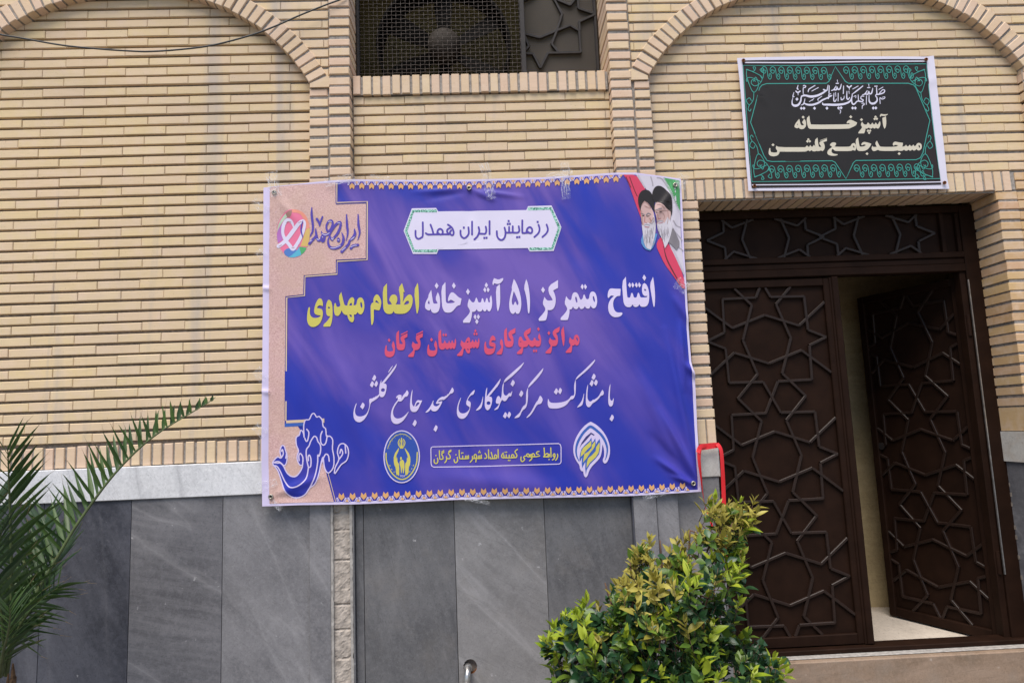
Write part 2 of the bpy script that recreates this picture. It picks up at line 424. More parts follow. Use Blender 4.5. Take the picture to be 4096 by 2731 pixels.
# soldier and reveal mortar (solid cores just behind the brick faces)
mb = MB()
mb.box((-3.05,0.002,Z_SOLD0+0.002),(-0.93,0.06,Z_SOLD1-0.002))
mb.box((-0.688,-0.005,Zr(1.82)),(0.704,0.24,Zr(1.922)))
mb.box((0.995,0.001,DZ1+0.005),(2.928,0.205,Zr(1.281)))
mb.box((1.066,0.001,Z_SOLD0-0.01),(DX0-0.006,0.19,DZ1-0.002))
mb.box((DX1+0.006,0.001,Z_SOLD0-0.01),(2.929,0.215,DZ1-0.002))
for x0, x1 in ((-0.803,-0.699),(0.716,0.823)): mb.box((x0,Y_PIL+0.007,Zr(-0.13)),(x1,0.235,ZT))
mb.build('joint_mortar', M['mortar_light'], building)
# spandrel mortar follows the arch
for key, A in ARCH.items():
    for s, xe in ((1, -0.812 if key=='l' else 3.13), (-1, -2.96 if key=='l' else 0.838)):
        mb = MB(); n = 20; vs = []
        for i in range(n+1):
            z = Z_SPR - 0.01 + (ZT - Z_SPR)*i/n; w = arch_half(A, z, A['R']+0.06) if z - A['zc'] < A['R']+0.055 else 0.0
            vs += [(A['xc'] + s*max(w or 0, 0), Y_SPAN+0.009, z), (xe, Y_SPAN+0.009, z)]
        mb.add(vs, [(2*i, 2*i+1, 2*i+3, 2*i+2) for i in range(n)])
        mb.build('spandrel_mortar', M['mortar_light'], building, recalc=False)

# --- marble base
ZB0, ZB1 = Zr(-0.283), Z_SOLD0 - 0.003         # white band
mb = MB(); mb.cbox((-3.05,-0.030,ZB0),(-0.928,0.05,ZB1),0.003)
mb.build('marble_band', M['marble_white'], building, label='white marble band with grey veins')
mb = MB(); mb.cbox((-0.925,-0.062,ZB0),(-0.70,0.05,ZB1),0.003); mb.cbox((-0.69,-0.022,ZB0),(0.69,0.05,ZB1),0.003); mb.cbox((0.70,-0.064,ZB0),(0.93,0.05,ZB1),0.003)
mb.build('marble_band', M['marble_white'], building)
M['marble_block'] = marble('rusty_veined_marble', (0.40,0.38,0.35), (0.52,0.50,0.47), 0.9, 1.5, 0.6, 0.4, (0.36,0.25,0.16))
for x0, x1, l in ((1.058, DX0+0.004, 'small veined marble block on the pier left of the doorway'), (DX1-0.006, 3.1, 'veined marble block right of the doorway')):
    mb = MB(); mb.cbox((x0,-0.022,Zr(-0.296)),(x1,0.212,Z_SOLD0-0.016),0.004); mb.build('marble_block', M['marble_block'], building, label=l)
slabs = [(-3.05,-2.233,'a'),(-2.233,-1.806,'a'),(-1.806,-1.357,'b'),(-1.357,-0.925,'c'),(-0.925,-0.819,'c'),
         (-0.702,-0.661,'d'),(-0.661,-0.207,'d'),(-0.207,0.247,'e'),(0.247,0.690,'d'),
         (0.694,0.812,'c'),(0.814,0.925,'c'),(0.927,1.154,'e'),(DX1+0.004,3.1,'b')]
HX, HZ, HR = P(1881,2664,-0.018).x, P(1881,2664,-0.018).z, 0.033
lab = {1:'dark grey marble slab beside the palm', 2:'grey marble slab with fine slanting bands', 3:'paler grey marble slab left of the bare strip', 6:'dark smoky marble slab right of the bare strip', 7:'veined marble slab with the pipe hole', 8:'grey marble slab behind the shrub'}
for i, (x0, x1, k) in enumerate(slabs):
    y = -0.018 + J(0, 0.001)
    if i == 4: y = -0.036
    if i == 9: y = -0.060
    if i == 10: y = -0.046
    if i == 11: y = -0.012
    zt = ZB0 - 0.001 if i not in (11, 12) else Zr(-0.298)
    mb = MB()
    if i == 7:
        n = 28
        outer = [Vector((x0+0.0012,y,0.0)),Vector((x1-0.0012,y,0.0)),Vector((x1-0.0012,y,zt)),Vector((x0+0.0012,y,zt))]
        hole = [Vector((HX+HR*cos(2*pi*j/n)*(1+0.05*sin(3*j)),y,HZ+HR*1.05*sin(2*pi*j/n))) for j in range(n)]
        vs = outer + hole; mb.add(vs, [tuple(t) for t in geometry.tessellate_polygon([outer, hole])])
        for a, b in ((0,1),(1,2),(2,3),(3,0)):
            A_, B_ = outer[a], outer[b]; mb.add([A_,B_,B_+Vector((0,0.03,0)),A_+Vector((0,0.03,0))],[(0,1,2,3)])
        o = mb.build('marble_slab', M['marble_e'], building, label=lab[i])
        hb = MB(); hv = hole + [h + Vector((0,0.09,0)) for h in hole]
        hb.add(hv, [(j,(j+1)%n,n+(j+1)%n,n+j) for j in range(n)] + [tuple(range(n,2*n))]); hb.build('pipe_hole', M['rust'], o)
    else:
        mb.cbox((x0+0.0012,y,0.0),(x1-0.0012,0.05 if i < 11 else 0.19,zt),0.0015)
        mb.build('marble_slab', M['marble_'+k], building, label=lab.get(i))
mb = MB(); mb.add([(-3.05,0.012,0),(-0.82,0.012,0),(-0.82,0.012,ZB0),(-3.05,0.012,ZB0)],[(0,1,2,3)]); mb.add([(-0.70,0.012,0),(0.92,0.012,0),(0.92,0.012,ZB0),(-0.70,0.012,ZB0)],[(0,1,2,3)])
mb.build('slab_bedding', M['mortar'], building, recalc=False)
# bare strip where the pilaster cladding is missing
mb = MB(); x0, x1 = -0.808, -0.722; n = 10; rows = 150
br = [0.28, 0.47, 0.60, 0.72, 0.93, 1.075, 1.16]
vs = []
for j in range(rows+1):
    z = ZB0*j/rows
    for i in range(n+1):
        x = x0 + (x1-x0)*i/n; p = Vector((x*30, 0, z*30))
        y = -0.030 - 0.0032*mnoise.noise(p) - 0.0022*mnoise.noise(p*2.7) - 0.0016*mnoise.noise(p*6)
        for b in br:
            d = abs(z - b - 0.006*mnoise.noise(Vector((x*40, b, 1))))
            if d < 0.007: y += 0.010*(1 - d/0.007)
        vs.append((x, y, z))
mb.add(vs, [(j*(n+1)+i, j*(n+1)+i+1, (j+1)*(n+1)+i+1, (j+1)*(n+1)+i) for j in range(rows) for i in range(n)])
mb.build('bare_cement_strip', M['concrete'], building, recalc=False, label='rough bare cement strip where a marble slab is missing')
def chipped(x0, x1, yf):
    mb = MB(); rows = 120; vs = []; s0 = random.random()*50
    for j in range(rows+1):
        z = ZB0*j/rows; a = 0.005*max(0, mnoise.noise(Vector((s0, 0, z*22)))) + 0.002*mnoise.noise(Vector((s0, 3, z*70)))
        vs += [(x0, yf+0.012, z), (x0, yf, z), (x1-a, yf+0.001*mnoise.noise(Vector((s0,z*30,0))), z), (x1-a, 0.0, z)]
    mb.add(vs, [(j*4+i, j*4+i+1, j*4+i+5, j*4+i+4) for j in range(rows) for i in range(3)])
    return mb
chipped(-0.8185, -0.806, -0.041).build('slab_edge', M['marble_edge'], building, recalc=False)
chipped(-0.724, -0.7105, -0.047).build('slab_edge', M['marble_edge'], building, recalc=False)
mb = MB(); mb.box((-0.710,-0.046,0),(-0.7025,0.02,ZB0)); mb.build('slab_edge', M['marble_d'], building)
# a clear glass-like dark edge beside the right pilaster
mb = MB(); mb.box((0.6885,-0.058,0.0),(0.6935,0.0,ZB0)); mb.build('slab_edge', M['marble_a'], building)
# solid wall behind the cladding, in pieces round the openings
mb = MB()
for a, b in (((-3.05,0.24,0),(-0.75,0.30,ZT)), ((-0.75,0.24,0),(0.75,0.30,Zr(1.80))), ((0.75,0.24,0),(1.10,0.30,ZT)), ((1.10,0.27,Zr(1.30)),(2.93,0.30,ZT)), ((2.93,0.24,0),(3.12,0.30,ZT))):
    mb.box(a, b)
mb.box((-3.06,0.02,0),(-3.05,0.30,ZT)); mb.box((3.12,-0.04,0),(3.16,0.30,ZT)); mb.box((-0.70,0.03,Zr(1.70)),(0.71,0.24,Zr(1.815)))
mb.build('wall_core', M['mortar'], building)
# the wall runs on past both bays
for xa, xb, ph in ((-7.0, -2.96, 0.05), (3.13, 7.0, 0.12)):
    mb = MB(); course_panel(mb, xa, xb, -8, 42, ph, Y_SPAN, depth=0.05); soldier_row(mb, xa, xb, Z_SOLD0, Z_SOLD1, Y_SPAN-0.006, 0.06)
    mb.build('brick_infill', M['brick'], building, label='%s continuation of the brick wall' % ('left' if xa < 0 else 'right'))
    mb = MB(); mb.box((xa, Y_SPAN+0.009, 0), (xb, 0.30, ZT)); mb.build('wall_core', M['mortar_light'], building)
    mb = MB(); mb.cbox((xa, Y_SPAN-0.026, ZB0), (xb, Y_SPAN+0.008, ZB1), 0.003); mb.build('marble_band', M['marble_white'], building)
    n = 9
    for i in range(n):
        mb = MB(); mb.cbox((xa+(xb-xa)*i/n+0.0012, Y_SPAN-0.014, 0), (xa+(xb-xa)*(i+1)/n-0.0012, Y_SPAN+0.008, ZB0-0.001), 0.0015)
        mb.build('marble_slab', M['marble_'+'abcde'[i%5]], building)
# --- doorstep
ZS = Zr(-1.245)
mb = MB(); mb.cbox((1.16,0.085,0.0),(2.814,0.24,ZS-0.010),0.006); mb.build('doorstep', M['step'], building, label='worn pinkish stone doorstep')
mb = MB(); mb.cbox((1.16,0.118,ZS-0.009),(2.814,0.2,ZS-0.003),0.003); mb.build('threshold', M['marble_edge'], building)
# ------------------------------------------------------------------ door
YF = 0.205                                     # face of the door frame
frame = MB()
zl = Zr(-1.245); zt = Zr(1.165); zr0, zr1 = Zr(0.775), Zr(0.895)   # rail between leaves and transom
frame.cbox((1.125,YF-0.012,zl),(1.163,YF+0.05,zt),0.004)
frame.cbox((2.735,YF-0.014,zl),(2.83,YF+0.06,zt),0.004)
frame.cbox((1.205,YF-0.012,zt-0.042),(2.735,YF+0.05,zt),0.004)
frame.cbox((1.205,YF-0.014,zr0),(2.735,YF+0.05,zr0+0.045),0.004)
frame.cbox((1.205,YF-0.006,zr0+0.046),(2.735,YF+0.05,zr0+0.08),0.003)
frame.cbox((1.205,YF-0.016,zr0+0.081),(2.735,YF+0.05,zr1-0.005),0.004)
frame.cbox((1.16,YF-0.045,zl-0.004),(2.80,YF+0.05,zl+0.022),0.004)
frame.cbox((2.70,YF-0.002,zl+0.02),(2.734,YF+0.05,zr0),0.003)
door_frame = frame.build('door_frame', M['door'], building, label='dark brown steel door frame')
mb = MB(); mb.box((2.732,YF-0.020,zl+0.35),(2.738,YF-0.012,zr0-0.05)); mb.build('frame_strip', M['galv'], door_frame, label='bare grey edge of the door frame')
mb = MB()
for i in range(120):                           # ragged cement where the frame meets the brick
    z = zl + 0.3 + (zt-zl-0.3)*i/120; w = 0.003 + 0.008*random.random()**2
    mb.box((2.83-w,YF-0.02-0.006*random.random(),z),(2.835,YF+0.02,z+0.022))
mb.build('frame_grout', M['mortar'], door_frame)

S = 0.325/350                                  # lattice scale: star points 0.325 m from the rosette centre
def rosette_segs():
    segs = []
    def sym(pts):
        for a, b in zip(pts[:-1], pts[1:]):
            for sx in (1,-1):
                for sz in (1,-1): segs.append(((a[0]*sx,a[1]*sz),(b[0]*sx,b[1]*sz)))
    sym([(0,350),(45,257),(252,254),(257,48),(365,0)])            # square with a point on every side
    sym([(147,0),(75,210),(206,351)])                              # ribs crossing on the octagon
    sym([(0,147),(205,75),(400,235)])
    return [((a[0]*S,a[1]*S),(b[0]*S,b[1]*S)) for a, b in segs]
def clipseg(a, b, x0, x1, z0, z1):
    t0, t1 = 0.0, 1.0; dx, dz = b[0]-a[0], b[1]-a[1]
    for p, q in ((-dx,a[0]-x0),(dx,x1-a[0]),(-dz,a[1]-z0),(dz,z1-a[1])):
        if abs(p) < 1e-9:
            if q < 0: return None
        else:
            r = q/p
            if p < 0: t0 = max(t0, r)
            else: t1 = min(t1, r)
    if t1 - t0 < 1e-3: return None
    return ((a[0]+dx*t0,a[1]+dz*t0),(a[0]+dx*t1,a[1]+dz*t1))
def lattice(centres, x0, x1, z0, z1, y):
    mb = MB(); seen = set(); k = 0
    for cx, cz in centres:
        for a, b in rosette_segs():
            c = clipseg((a[0]+cx,a[1]+cz),(b[0]+cx,b[1]+cz),x0,x1,z0,z1)
            if not c: continue
            key = tuple(sorted((tuple(round(t,3) for t in c[0]), tuple(round(t,3) for t in c[1]))))
            if key in seen: continue
            seen.add(key); k += 1
            mb.bar((c[0][0],y,c[0][1]),(c[1][0],y,c[1][1]),0.0165,0.0145+0.0004*(k%7),chamfer=0.003)
    return mb
def leaf(w, h, label):
    """door leaf in its own space: hinge side at x=0, width along +x, base at z=0, face at y=0"""
    mb = MB(); fr = 0.045
    for a, b in (((0,0,0),(fr,0.05,h)), ((w-fr,0,0),(w,0.05,h)), ((fr,0,0),(w-fr,0.05,fr+0.01)), ((fr,0,h-fr),(w-fr,0.05,h))): mb.cbox(a, b, 0.004)
    o = mb.build('door_leaf', M['door'], building, label=label)
    pn = MB(); pn.box((fr-0.002,0.020,fr),(w-fr+0.002,0.046,h-fr+0.002)); pn.build('panel', M['door'], o)
    cz = h/2 + 0.005
    lt = lattice([(w/2+0.0,cz+0.65*i) for i in (-1,0,1)], fr, w-fr, fr+0.01, h-fr, 0.0198)
    lt.build('lattice', M['door_bar'], o)
    return o
lh = zr0 - 0.008 - (zl + 0.026)
L1 = leaf(0.785, lh, 'closed left door leaf with raised star lattice'); L1.location = (1.165, YF-0.002, zl+0.026)
mb = MB(); mb.cbox((0.7855,-0.012,0),(0.822,0.03,lh+0.004),0.004); mb.cbox((0.772,-0.006,0),(0.785,-0.0005,lh),0.002); mb.build('meeting_stile', M['door'], L1)
L2 = leaf(0.662, lh+0.035, 'right door leaf standing ajar into the dark hall')
L2.scale = (1,1,1); L2.location = (2.715, YF+0.045, zl-0.022); ang = atan2(0.585, -0.252)
L2.rotation_euler = (0, 0, ang)                # swings inward: its face looks back out to the left
# mirror the leaf so the lattice is on the outside
for ob in [L2] + list(L2.children):
    me = ob.data
    for v in me.vertices: v.co.y = -v.co.y
    me.flip_normals()
for z in (0.35, 1.65):
    mb = MB(); mb.tube([(2.716,YF-0.004,zl+z),(2.716,YF-0.004,zl+z+0.12)],0.011,10); mb.build('hinge', M['door'], door_frame)
# handle on the ajar leaf
mb = MB(); mb.tube([(0.60,-0.005,1.05),(0.60,-0.05,1.05),(0.54,-0.055,1.05)],0.008,8); mb.tube([(0.60,-0.004,1.05),(0.60,-0.012,1.05)],0.022,14)
mb.build('handle', M['dark_metal'], L2)
# transom
tr = MB(); z0, z1 = zr1-0.004, zt-0.043
tr.box((1.205,YF+0.018,z0),(2.735,YF+0.04,z1))
for a, b in (((1.206,YF-0.004,z0),(1.228,YF+0.03,z1)), ((2.62,YF-0.004,z0),(2.645,YF+0.03,z1)), ((2.712,YF-0.004,z0),(2.734,YF+0.03,z1))): tr.cbox(a, b, 0.003)
transom = tr.build('transom', M['door'], building, label='fixed transom panel over the door leaves')
zc_ = (z0+z1)/2
lattice([(1.60,zc_),(2.25,zc_)],1.228,2.62,z0,z1,YF+0.0178).build('lattice', M['door_bar'], transom)
# hall behind the door
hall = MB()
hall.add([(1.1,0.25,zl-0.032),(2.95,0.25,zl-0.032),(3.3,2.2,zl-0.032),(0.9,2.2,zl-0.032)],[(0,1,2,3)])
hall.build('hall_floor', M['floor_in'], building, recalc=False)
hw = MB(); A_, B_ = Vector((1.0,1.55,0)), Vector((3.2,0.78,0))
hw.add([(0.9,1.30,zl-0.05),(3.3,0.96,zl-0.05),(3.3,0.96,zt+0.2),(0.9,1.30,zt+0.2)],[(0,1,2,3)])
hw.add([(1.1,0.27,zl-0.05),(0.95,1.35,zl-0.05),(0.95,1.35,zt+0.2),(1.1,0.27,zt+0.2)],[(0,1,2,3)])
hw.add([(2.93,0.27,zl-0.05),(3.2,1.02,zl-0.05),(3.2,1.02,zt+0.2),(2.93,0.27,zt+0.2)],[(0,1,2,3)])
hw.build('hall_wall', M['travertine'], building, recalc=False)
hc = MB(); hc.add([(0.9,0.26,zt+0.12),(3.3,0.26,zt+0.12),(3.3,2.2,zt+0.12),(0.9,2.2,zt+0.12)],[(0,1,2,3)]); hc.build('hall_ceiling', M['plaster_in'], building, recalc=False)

# ------------------------------------------------------------------ window with its guard mesh
WX0, WX1, WZ0, WZ1 = -0.695, 0.71, Zr(1.92), ZT
mb = MB()
YW = 0.12
mb.cbox((-0.690,YW-0.012,WZ0),(-0.672,YW+0.02,WZ1),0.003)
mb.cbox((0.243,YW-0.012,WZ0),(0.272,YW+0.09,WZ1),0.003)
mb.cbox((-0.672,YW-0.010,WZ0),(0.243,YW+0.02,WZ0+0.012),0.003)
mb.cbox((0.272,0.20,WZ0),(0.70,0.225,WZ0+0.014),0.003); mb.cbox((0.688,0.195,WZ0),(0.704,0.225,WZ1),0.003)
window = mb.build('window', M['dark_metal'], building, label='steel-framed window opening with wire guard and star screen')
mb = MB(); n = 35
for i in range(n+1):
    x = -0.672 + 0.915*i/n + J(0,0.0012)
    mb.tube([(x, YW-0.004+0.0022*(1 if (j+i)%2 else -1), WZ0+0.004+0.0235*j) for j in range(29)], 0.00145, 5)
for j in range(28):
    z = WZ0 + 0.016 + 0.0235*j + J(0,0.001)
    mb.tube([(-0.676+0.0261*i, YW-0.004+0.0022*(-1 if (j+i)%2 else 1), z+J(0,0.0006)) for i in range(n+2)], 0.00145, 5)
mb.build('wire_mesh', M['wire'], window, label='woven wire guard')
# perforated sheet: round holes punched through
t = NT('perforated_steel'); t.set(Base_Color=(0.065,0.05,0.04), Roughness=0.6, Metallic=0.0)
tc = t.n("ShaderNodeTexCoord"); sx = t.n("ShaderNodeSeparateXYZ"); t.l(tc.outputs["Object"], sx.inputs[0])
def grid(ox, oz):
    px, pz = 0.0137, 0.0137*1.732
    fx = t.math('SUBTRACT', t.math('FRACT', t.math('ADD', t.math('DIVIDE', sx.outputs[0], px), 50+ox)), 0.5)
    fz = t.math('SUBTRACT', t.math('FRACT', t.math('ADD', t.math('DIVIDE', sx.outputs[2], pz), 50+oz)), 0.5)
    return t.math('SQRT', t.math('ADD', t.math('POWER', t.math('MULTIPLY', fx, px), 2), t.math('POWER', t.math('MULTIPLY', fz, pz), 2)))
d = t.math('MINIMUM', grid(0,0), grid(0.5,0.5)); hole = t.math('LESS_THAN', d, 0.0048)
trn = t.n("ShaderNodeBsdfTransparent"); mx = t.n("ShaderNodeMixShader")
t.l(hole, mx.inputs[0]); t.l(t.b.outputs[0], mx.inputs[1]); t.l(trn.outputs[0], mx.inputs[2]); t.l(mx.outputs[0], t.out.inputs[0])
mb = MB(); mb.add([(0.26,0.212,WZ0),(0.70,0.212,WZ0),(0.70,0.212,WZ1),(0.26,0.212,WZ1)],[(0,1,2,3)])
mb.build('perforated_screen', t.mat, window, recalc=False)
mb = MB(); YL = 0.208; k = 0
def z2(pts, x0=1200, y0=0, s=1.68): return [P(x0+x/s, y0+y/s, YL) for x, y in pts]
for pl in ([(1505,235),(1610,262),(1725,215),(1690,305),(1735,360)], [(1725,215),(1815,180),(1875,215),(1885,360),(1665,365),(1615,465),(1565,370),(1508,368)],
           [(1690,-60),(1705,0),(1760,105),(1725,215)], [(1505,10),(1580,-25)], [(1720,5),(1815,45),(1865,-20)], [(1862,-80),(1870,65),(1985,105),(1875,155),(1878,215)], [(1505,240),(1537,320),(1505,355)]):
    pp = z2(pl)
    for a, b in zip(pp[:-1], pp[1:]): k += 1; mb.bar(a, b, 0.014, 0.014+0.0004*(k%6), chamfer=0.002)
mb.build('star_lattice', M['dark_metal'], window, label='star lattice of steel bars')
# room behind the window
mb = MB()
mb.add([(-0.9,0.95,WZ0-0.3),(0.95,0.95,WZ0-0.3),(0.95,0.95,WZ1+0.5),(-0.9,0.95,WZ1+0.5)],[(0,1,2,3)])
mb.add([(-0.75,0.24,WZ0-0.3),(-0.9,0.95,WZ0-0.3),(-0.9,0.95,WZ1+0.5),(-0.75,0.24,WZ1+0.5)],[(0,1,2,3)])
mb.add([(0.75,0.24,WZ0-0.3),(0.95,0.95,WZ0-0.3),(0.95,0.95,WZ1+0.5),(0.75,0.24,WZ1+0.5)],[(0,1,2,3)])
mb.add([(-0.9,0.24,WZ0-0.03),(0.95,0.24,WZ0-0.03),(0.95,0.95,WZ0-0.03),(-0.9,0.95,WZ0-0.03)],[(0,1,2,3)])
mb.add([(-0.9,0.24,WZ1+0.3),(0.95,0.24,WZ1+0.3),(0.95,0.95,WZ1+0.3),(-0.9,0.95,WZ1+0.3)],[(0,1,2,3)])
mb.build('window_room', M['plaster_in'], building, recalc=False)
# big ventilation fan standing behind the mesh
fc = P(1777,190,0.46); FR = 0.40
fan = thing('ventilation_fan', 'large dark ventilation fan behind the wire guard of the window', 'fan')
M['fan'] = plain('fan_black', (0.004,0.0035,0.003), 0.8, 0.08); M['fan_hub'] = plain('fan_motor_grey', (0.036,0.030,0.025), 0.7, 0.12)
M['fan_guard'] = plain('fan_guard_wire', (0.008,0.007,0.005), 0.7, 0.3)
mb = MB()
for rr in [0.16+0.035*i for i in range(8)]:
    mb.tube([(fc.x+rr*cos(a*pi/24), fc.y+0.10, fc.z+rr*sin(a*pi/24)) for a in range(49)], 0.002, 4, cap=False)
mb.build('guard', M['fan_guard'], fan)
mb = MB(); n = 48
for i in range(n):
    a, b = 2*pi*i/n, 2*pi*(i+1)/n
    mb.add([(fc.x+r*cos(q),fc.y+y,fc.z+r*sin(q)) for q in (a,b) for r, y in ((FR,-0.05),(FR,0.14),(FR+0.015,0.14),(FR+0.015,-0.05))],
           [(0,1,5,4),(2,3,7,6),(3,0,4,7),(1,2,6,5)])
mb.build('shroud', M['fan'], fan)
for i in range(6):
    a = pi/2 + i*pi/3; mb = MB(); vs = []
    for r, w, tw in ((0.07,0.05,0.5),(0.16,0.085,0.42),(0.27,0.115,0.36),(0.37,0.12,0.3)):
        for e in (-1,1):
            q = Vector((cos(a),0,sin(a)))*r + Vector((-sin(a),0,cos(a)))*e*w/2
            vs.append((fc.x+q.x, fc.y+0.03+e*w/2*tw, fc.z+q.z))
    vs2 = [(x,y+0.006,z) for x,y,z in vs]
    f = [(0,1,3,2),(2,3,5,4),(4,5,7,6)]
    mb.add(vs+vs2, f+[tuple(k+8 for k in q) for q in f]+[(0,2,10,8),(2,4,12,10),(4,6,14,12),(1,3,11,9),(3,5,13,11),(5,7,15,13),(6,7,15,14),(0,1,9,8)])
    mb.build('blade', M['fan'], fan)
mb = MB(); prof = [(0.0,-0.10),(0.05,-0.095),(0.085,-0.075),(0.10,-0.045),(0.10,0.06),(0.0,0.06)]
vs = []; n = 24
for j in range(n):
    for r, y in prof: vs.append((fc.x+r*cos(2*pi*j/n), fc.y+y, fc.z+r*sin(2*pi*j/n)))
k = len(prof); mb.add(vs, [(j*k+i,j*k+i+1,((j+1)%n)*k+i+1,((j+1)%n)*k+i) for j in range(n) for i in range(k-1)])
mb.build('hub', M['fan_hub'], fan, smooth=True)
# ------------------------------------------------------------------ printed sheets
def rs(txt):
    """'x,y x,y' -> points"""
    return [tuple(float(k) for k in t.split(',')) for t in txt.split()]
def soften(pts, it=1):
    """round the gentle corners of an outline and keep the sharp ones"""
    for _ in range(it):
        out = []; n = len(pts)
        for i in range(n):
            a, b, c = pts[i-1], pts[i], pts[(i+1) % n]
            u = (b[0]-a[0], b[1]-a[1]); w = (c[0]-b[0], c[1]-b[1])
            d = abs(atan2(u[0]*w[1]-u[1]*w[0], u[0]*w[0]+u[1]*w[1]))
            if d > 1.05: out.append(b)
            else: out += [(b[0]*.75+a[0]*.25, b[1]*.75+a[1]*.25), (b[0]*.75+c[0]*.25, b[1]*.75+c[1]*.25)]
        pts = out
    return pts
class Print:
    """flat ink shapes lying on a hanging sheet: pixels of the photo become points of the sheet"""
    def __init__(s, surf, x0=0, y0=0, sc=1.0, layer=1):
        s.surf = surf; s.o = (x0, y0, sc); s.layer = layer; s.mb = MB(); s.k = 0
    def crop(s, x0, y0, sc): s.o = (x0, y0, sc); return s
    def px(s, p): return (s.o[0] + p[0]/s.o[2], s.o[1] + p[1]/s.o[2])
    def _emit(s, loops, mi):
        s.k += 1; y = s.surf.Y - (0.0007+0.00045*s.layer) - 0.00002*(s.k % 20)
        l3 = [[P(*s.px(p), s.surf.Y) for p in lp] for lp in loops]
        flat = [p for lp in l3 for p in lp]
        l2 = [[Vector((p.x, p.z, 0)) for p in lp] for lp in l3]
        tris = geometry.tessellate_polygon(l2)
        bm = bmesh.new(); vs = [bm.verts.new((p.x, 0, p.z)) for p in flat]
        for t in tris:
            if len(set(t)) < 3: continue
            try: bm.faces.new([vs[i] for i in t])
            except ValueError: pass
        for _ in range(5):
            e = [e for e in bm.edges if e.calc_length() > s.surf.res]
            if not e: break
            bmesh.ops.subdivide_edges(bm, edges=e, cuts=1); bmesh.ops.triangulate(bm, faces=bm.faces[:])
        bm.normal_update()
        for f in bm.faces:
            if f.normal.y > 0: f.normal_flip()
        bm.verts.index_update()
        s.mb.add([(v.co.x, y + s.surf.h(v.co.x, v.co.z), v.co.z) for v in bm.verts], [tuple(v.index for v in f.verts) for f in bm.faces], mi)
        bm.free()
    def poly(s, outer, *holes, mi=0, soft=1):
        o = rs(outer) if isinstance(outer, str) else outer
        hs = [rs(h) if isinstance(h, str) else h for h in holes]
        s._emit([soften(o, soft)] + [soften(h, soft) for h in hs], mi); return s
    def polys(s, txt, mi=0, soft=1):
        for ln in txt.strip().splitlines():
            ln = ln.strip()
            if ln: s.poly(*[q.strip() for q in ln.split('|')], mi=mi, soft=soft)
        return s
    def stroke(s, pts, w, mi=0, k=5, closed=False, caps=True):
        pts = rs(pts) if isinstance(pts, str) else pts
        n = len(pts); ws = list(w) if isinstance(w, (list, tuple)) else [w]*n
        if len(ws) < n: ws += [ws[-1]]*(n-len(ws))
        c = catmull([(p[0], p[1], ws[i]) for i, p in enumerate(pts)], k, closed) if k > 1 else [(p[0], p[1], ws[i]) for i, p in enumerate(pts)]
        if closed: c = c + [c[0]]
        s.k += 1; y = s.surf.Y - (0.0007+0.00045*s.layer) - 0.00002*(s.k % 20)
        L, R = [], []
        for i, p in enumerate(c):
            a = c[max(i-1, 0)]; b = c[min(i+1, len(c)-1)]
            if closed and i in (0, len(c)-1): a, b = c[-2], c[1]
            dx, dy = b[0]-a[0], b[1]-a[1]; l = hypot(dx, dy) or 1
            nx, ny = -dy/l*p[2]/2, dx/l*p[2]/2
            L.append((p[0]+nx, p[1]+ny)); R.append((p[0]-nx, p[1]-ny))
        def pt(q):
            r = P(*s.px(q), s.surf.Y); return (r.x, y + s.surf.h(r.x, r.z), r.z)
        vs = [pt(q) for ab in zip(L, R) for q in ab]
        s.mb.add(vs, [(2*i, 2*i+2, 2*i+3, 2*i+1) for i in range(len(c)-1)], mi)
        if caps and not closed:
            for (x, yy, ww), other in ((c[0], c[1]), (c[-1], c[-2])):
                if ww < 4: continue
                a0 = atan2(yy-other[1], x-other[0]); r = ww/2
                fan_ = [(x+r*cos(a0+t), yy+r*sin(a0+t)) for t in (-pi/2, -pi/4, 0, pi/4, pi/2)]
                s.mb.add([pt(q) for q in fan_], [tuple(range(5))], mi)
        return s
    def strokes(s, txt, w, mi=0, k=5):
        for ln in txt.strip().splitlines():
            for t in ln.split(';'):
                if t.strip(): s.stroke(t, w, mi, k)
        return s
    def dot(s, x, y, r, mi=0, ry=None, rot=0.0):
        ry = ry or r
        return s.poly([(x, y-ry), (x+r, y), (x, y+ry), (x-r, y)], mi=mi, soft=0)
    def sq(s, x, y, w, h, mi=0): return s.poly([(x-w/2,y-h/2),(x+w/2,y-h/2),(x+w/2,y+h/2),(x-w/2,y+h/2)], mi=mi, soft=0)
    def ell(s, x, y, rx, ry, mi=0, n=40): return s.poly([(x+rx*cos(2*pi*i/n), y+ry*sin(2*pi*i/n)) for i in range(n)], mi=mi, soft=0)
    def build(s, name, mats, parent, label=None): return s.mb.build(name, mats, parent, label=label, recalc=False, smooth=True)

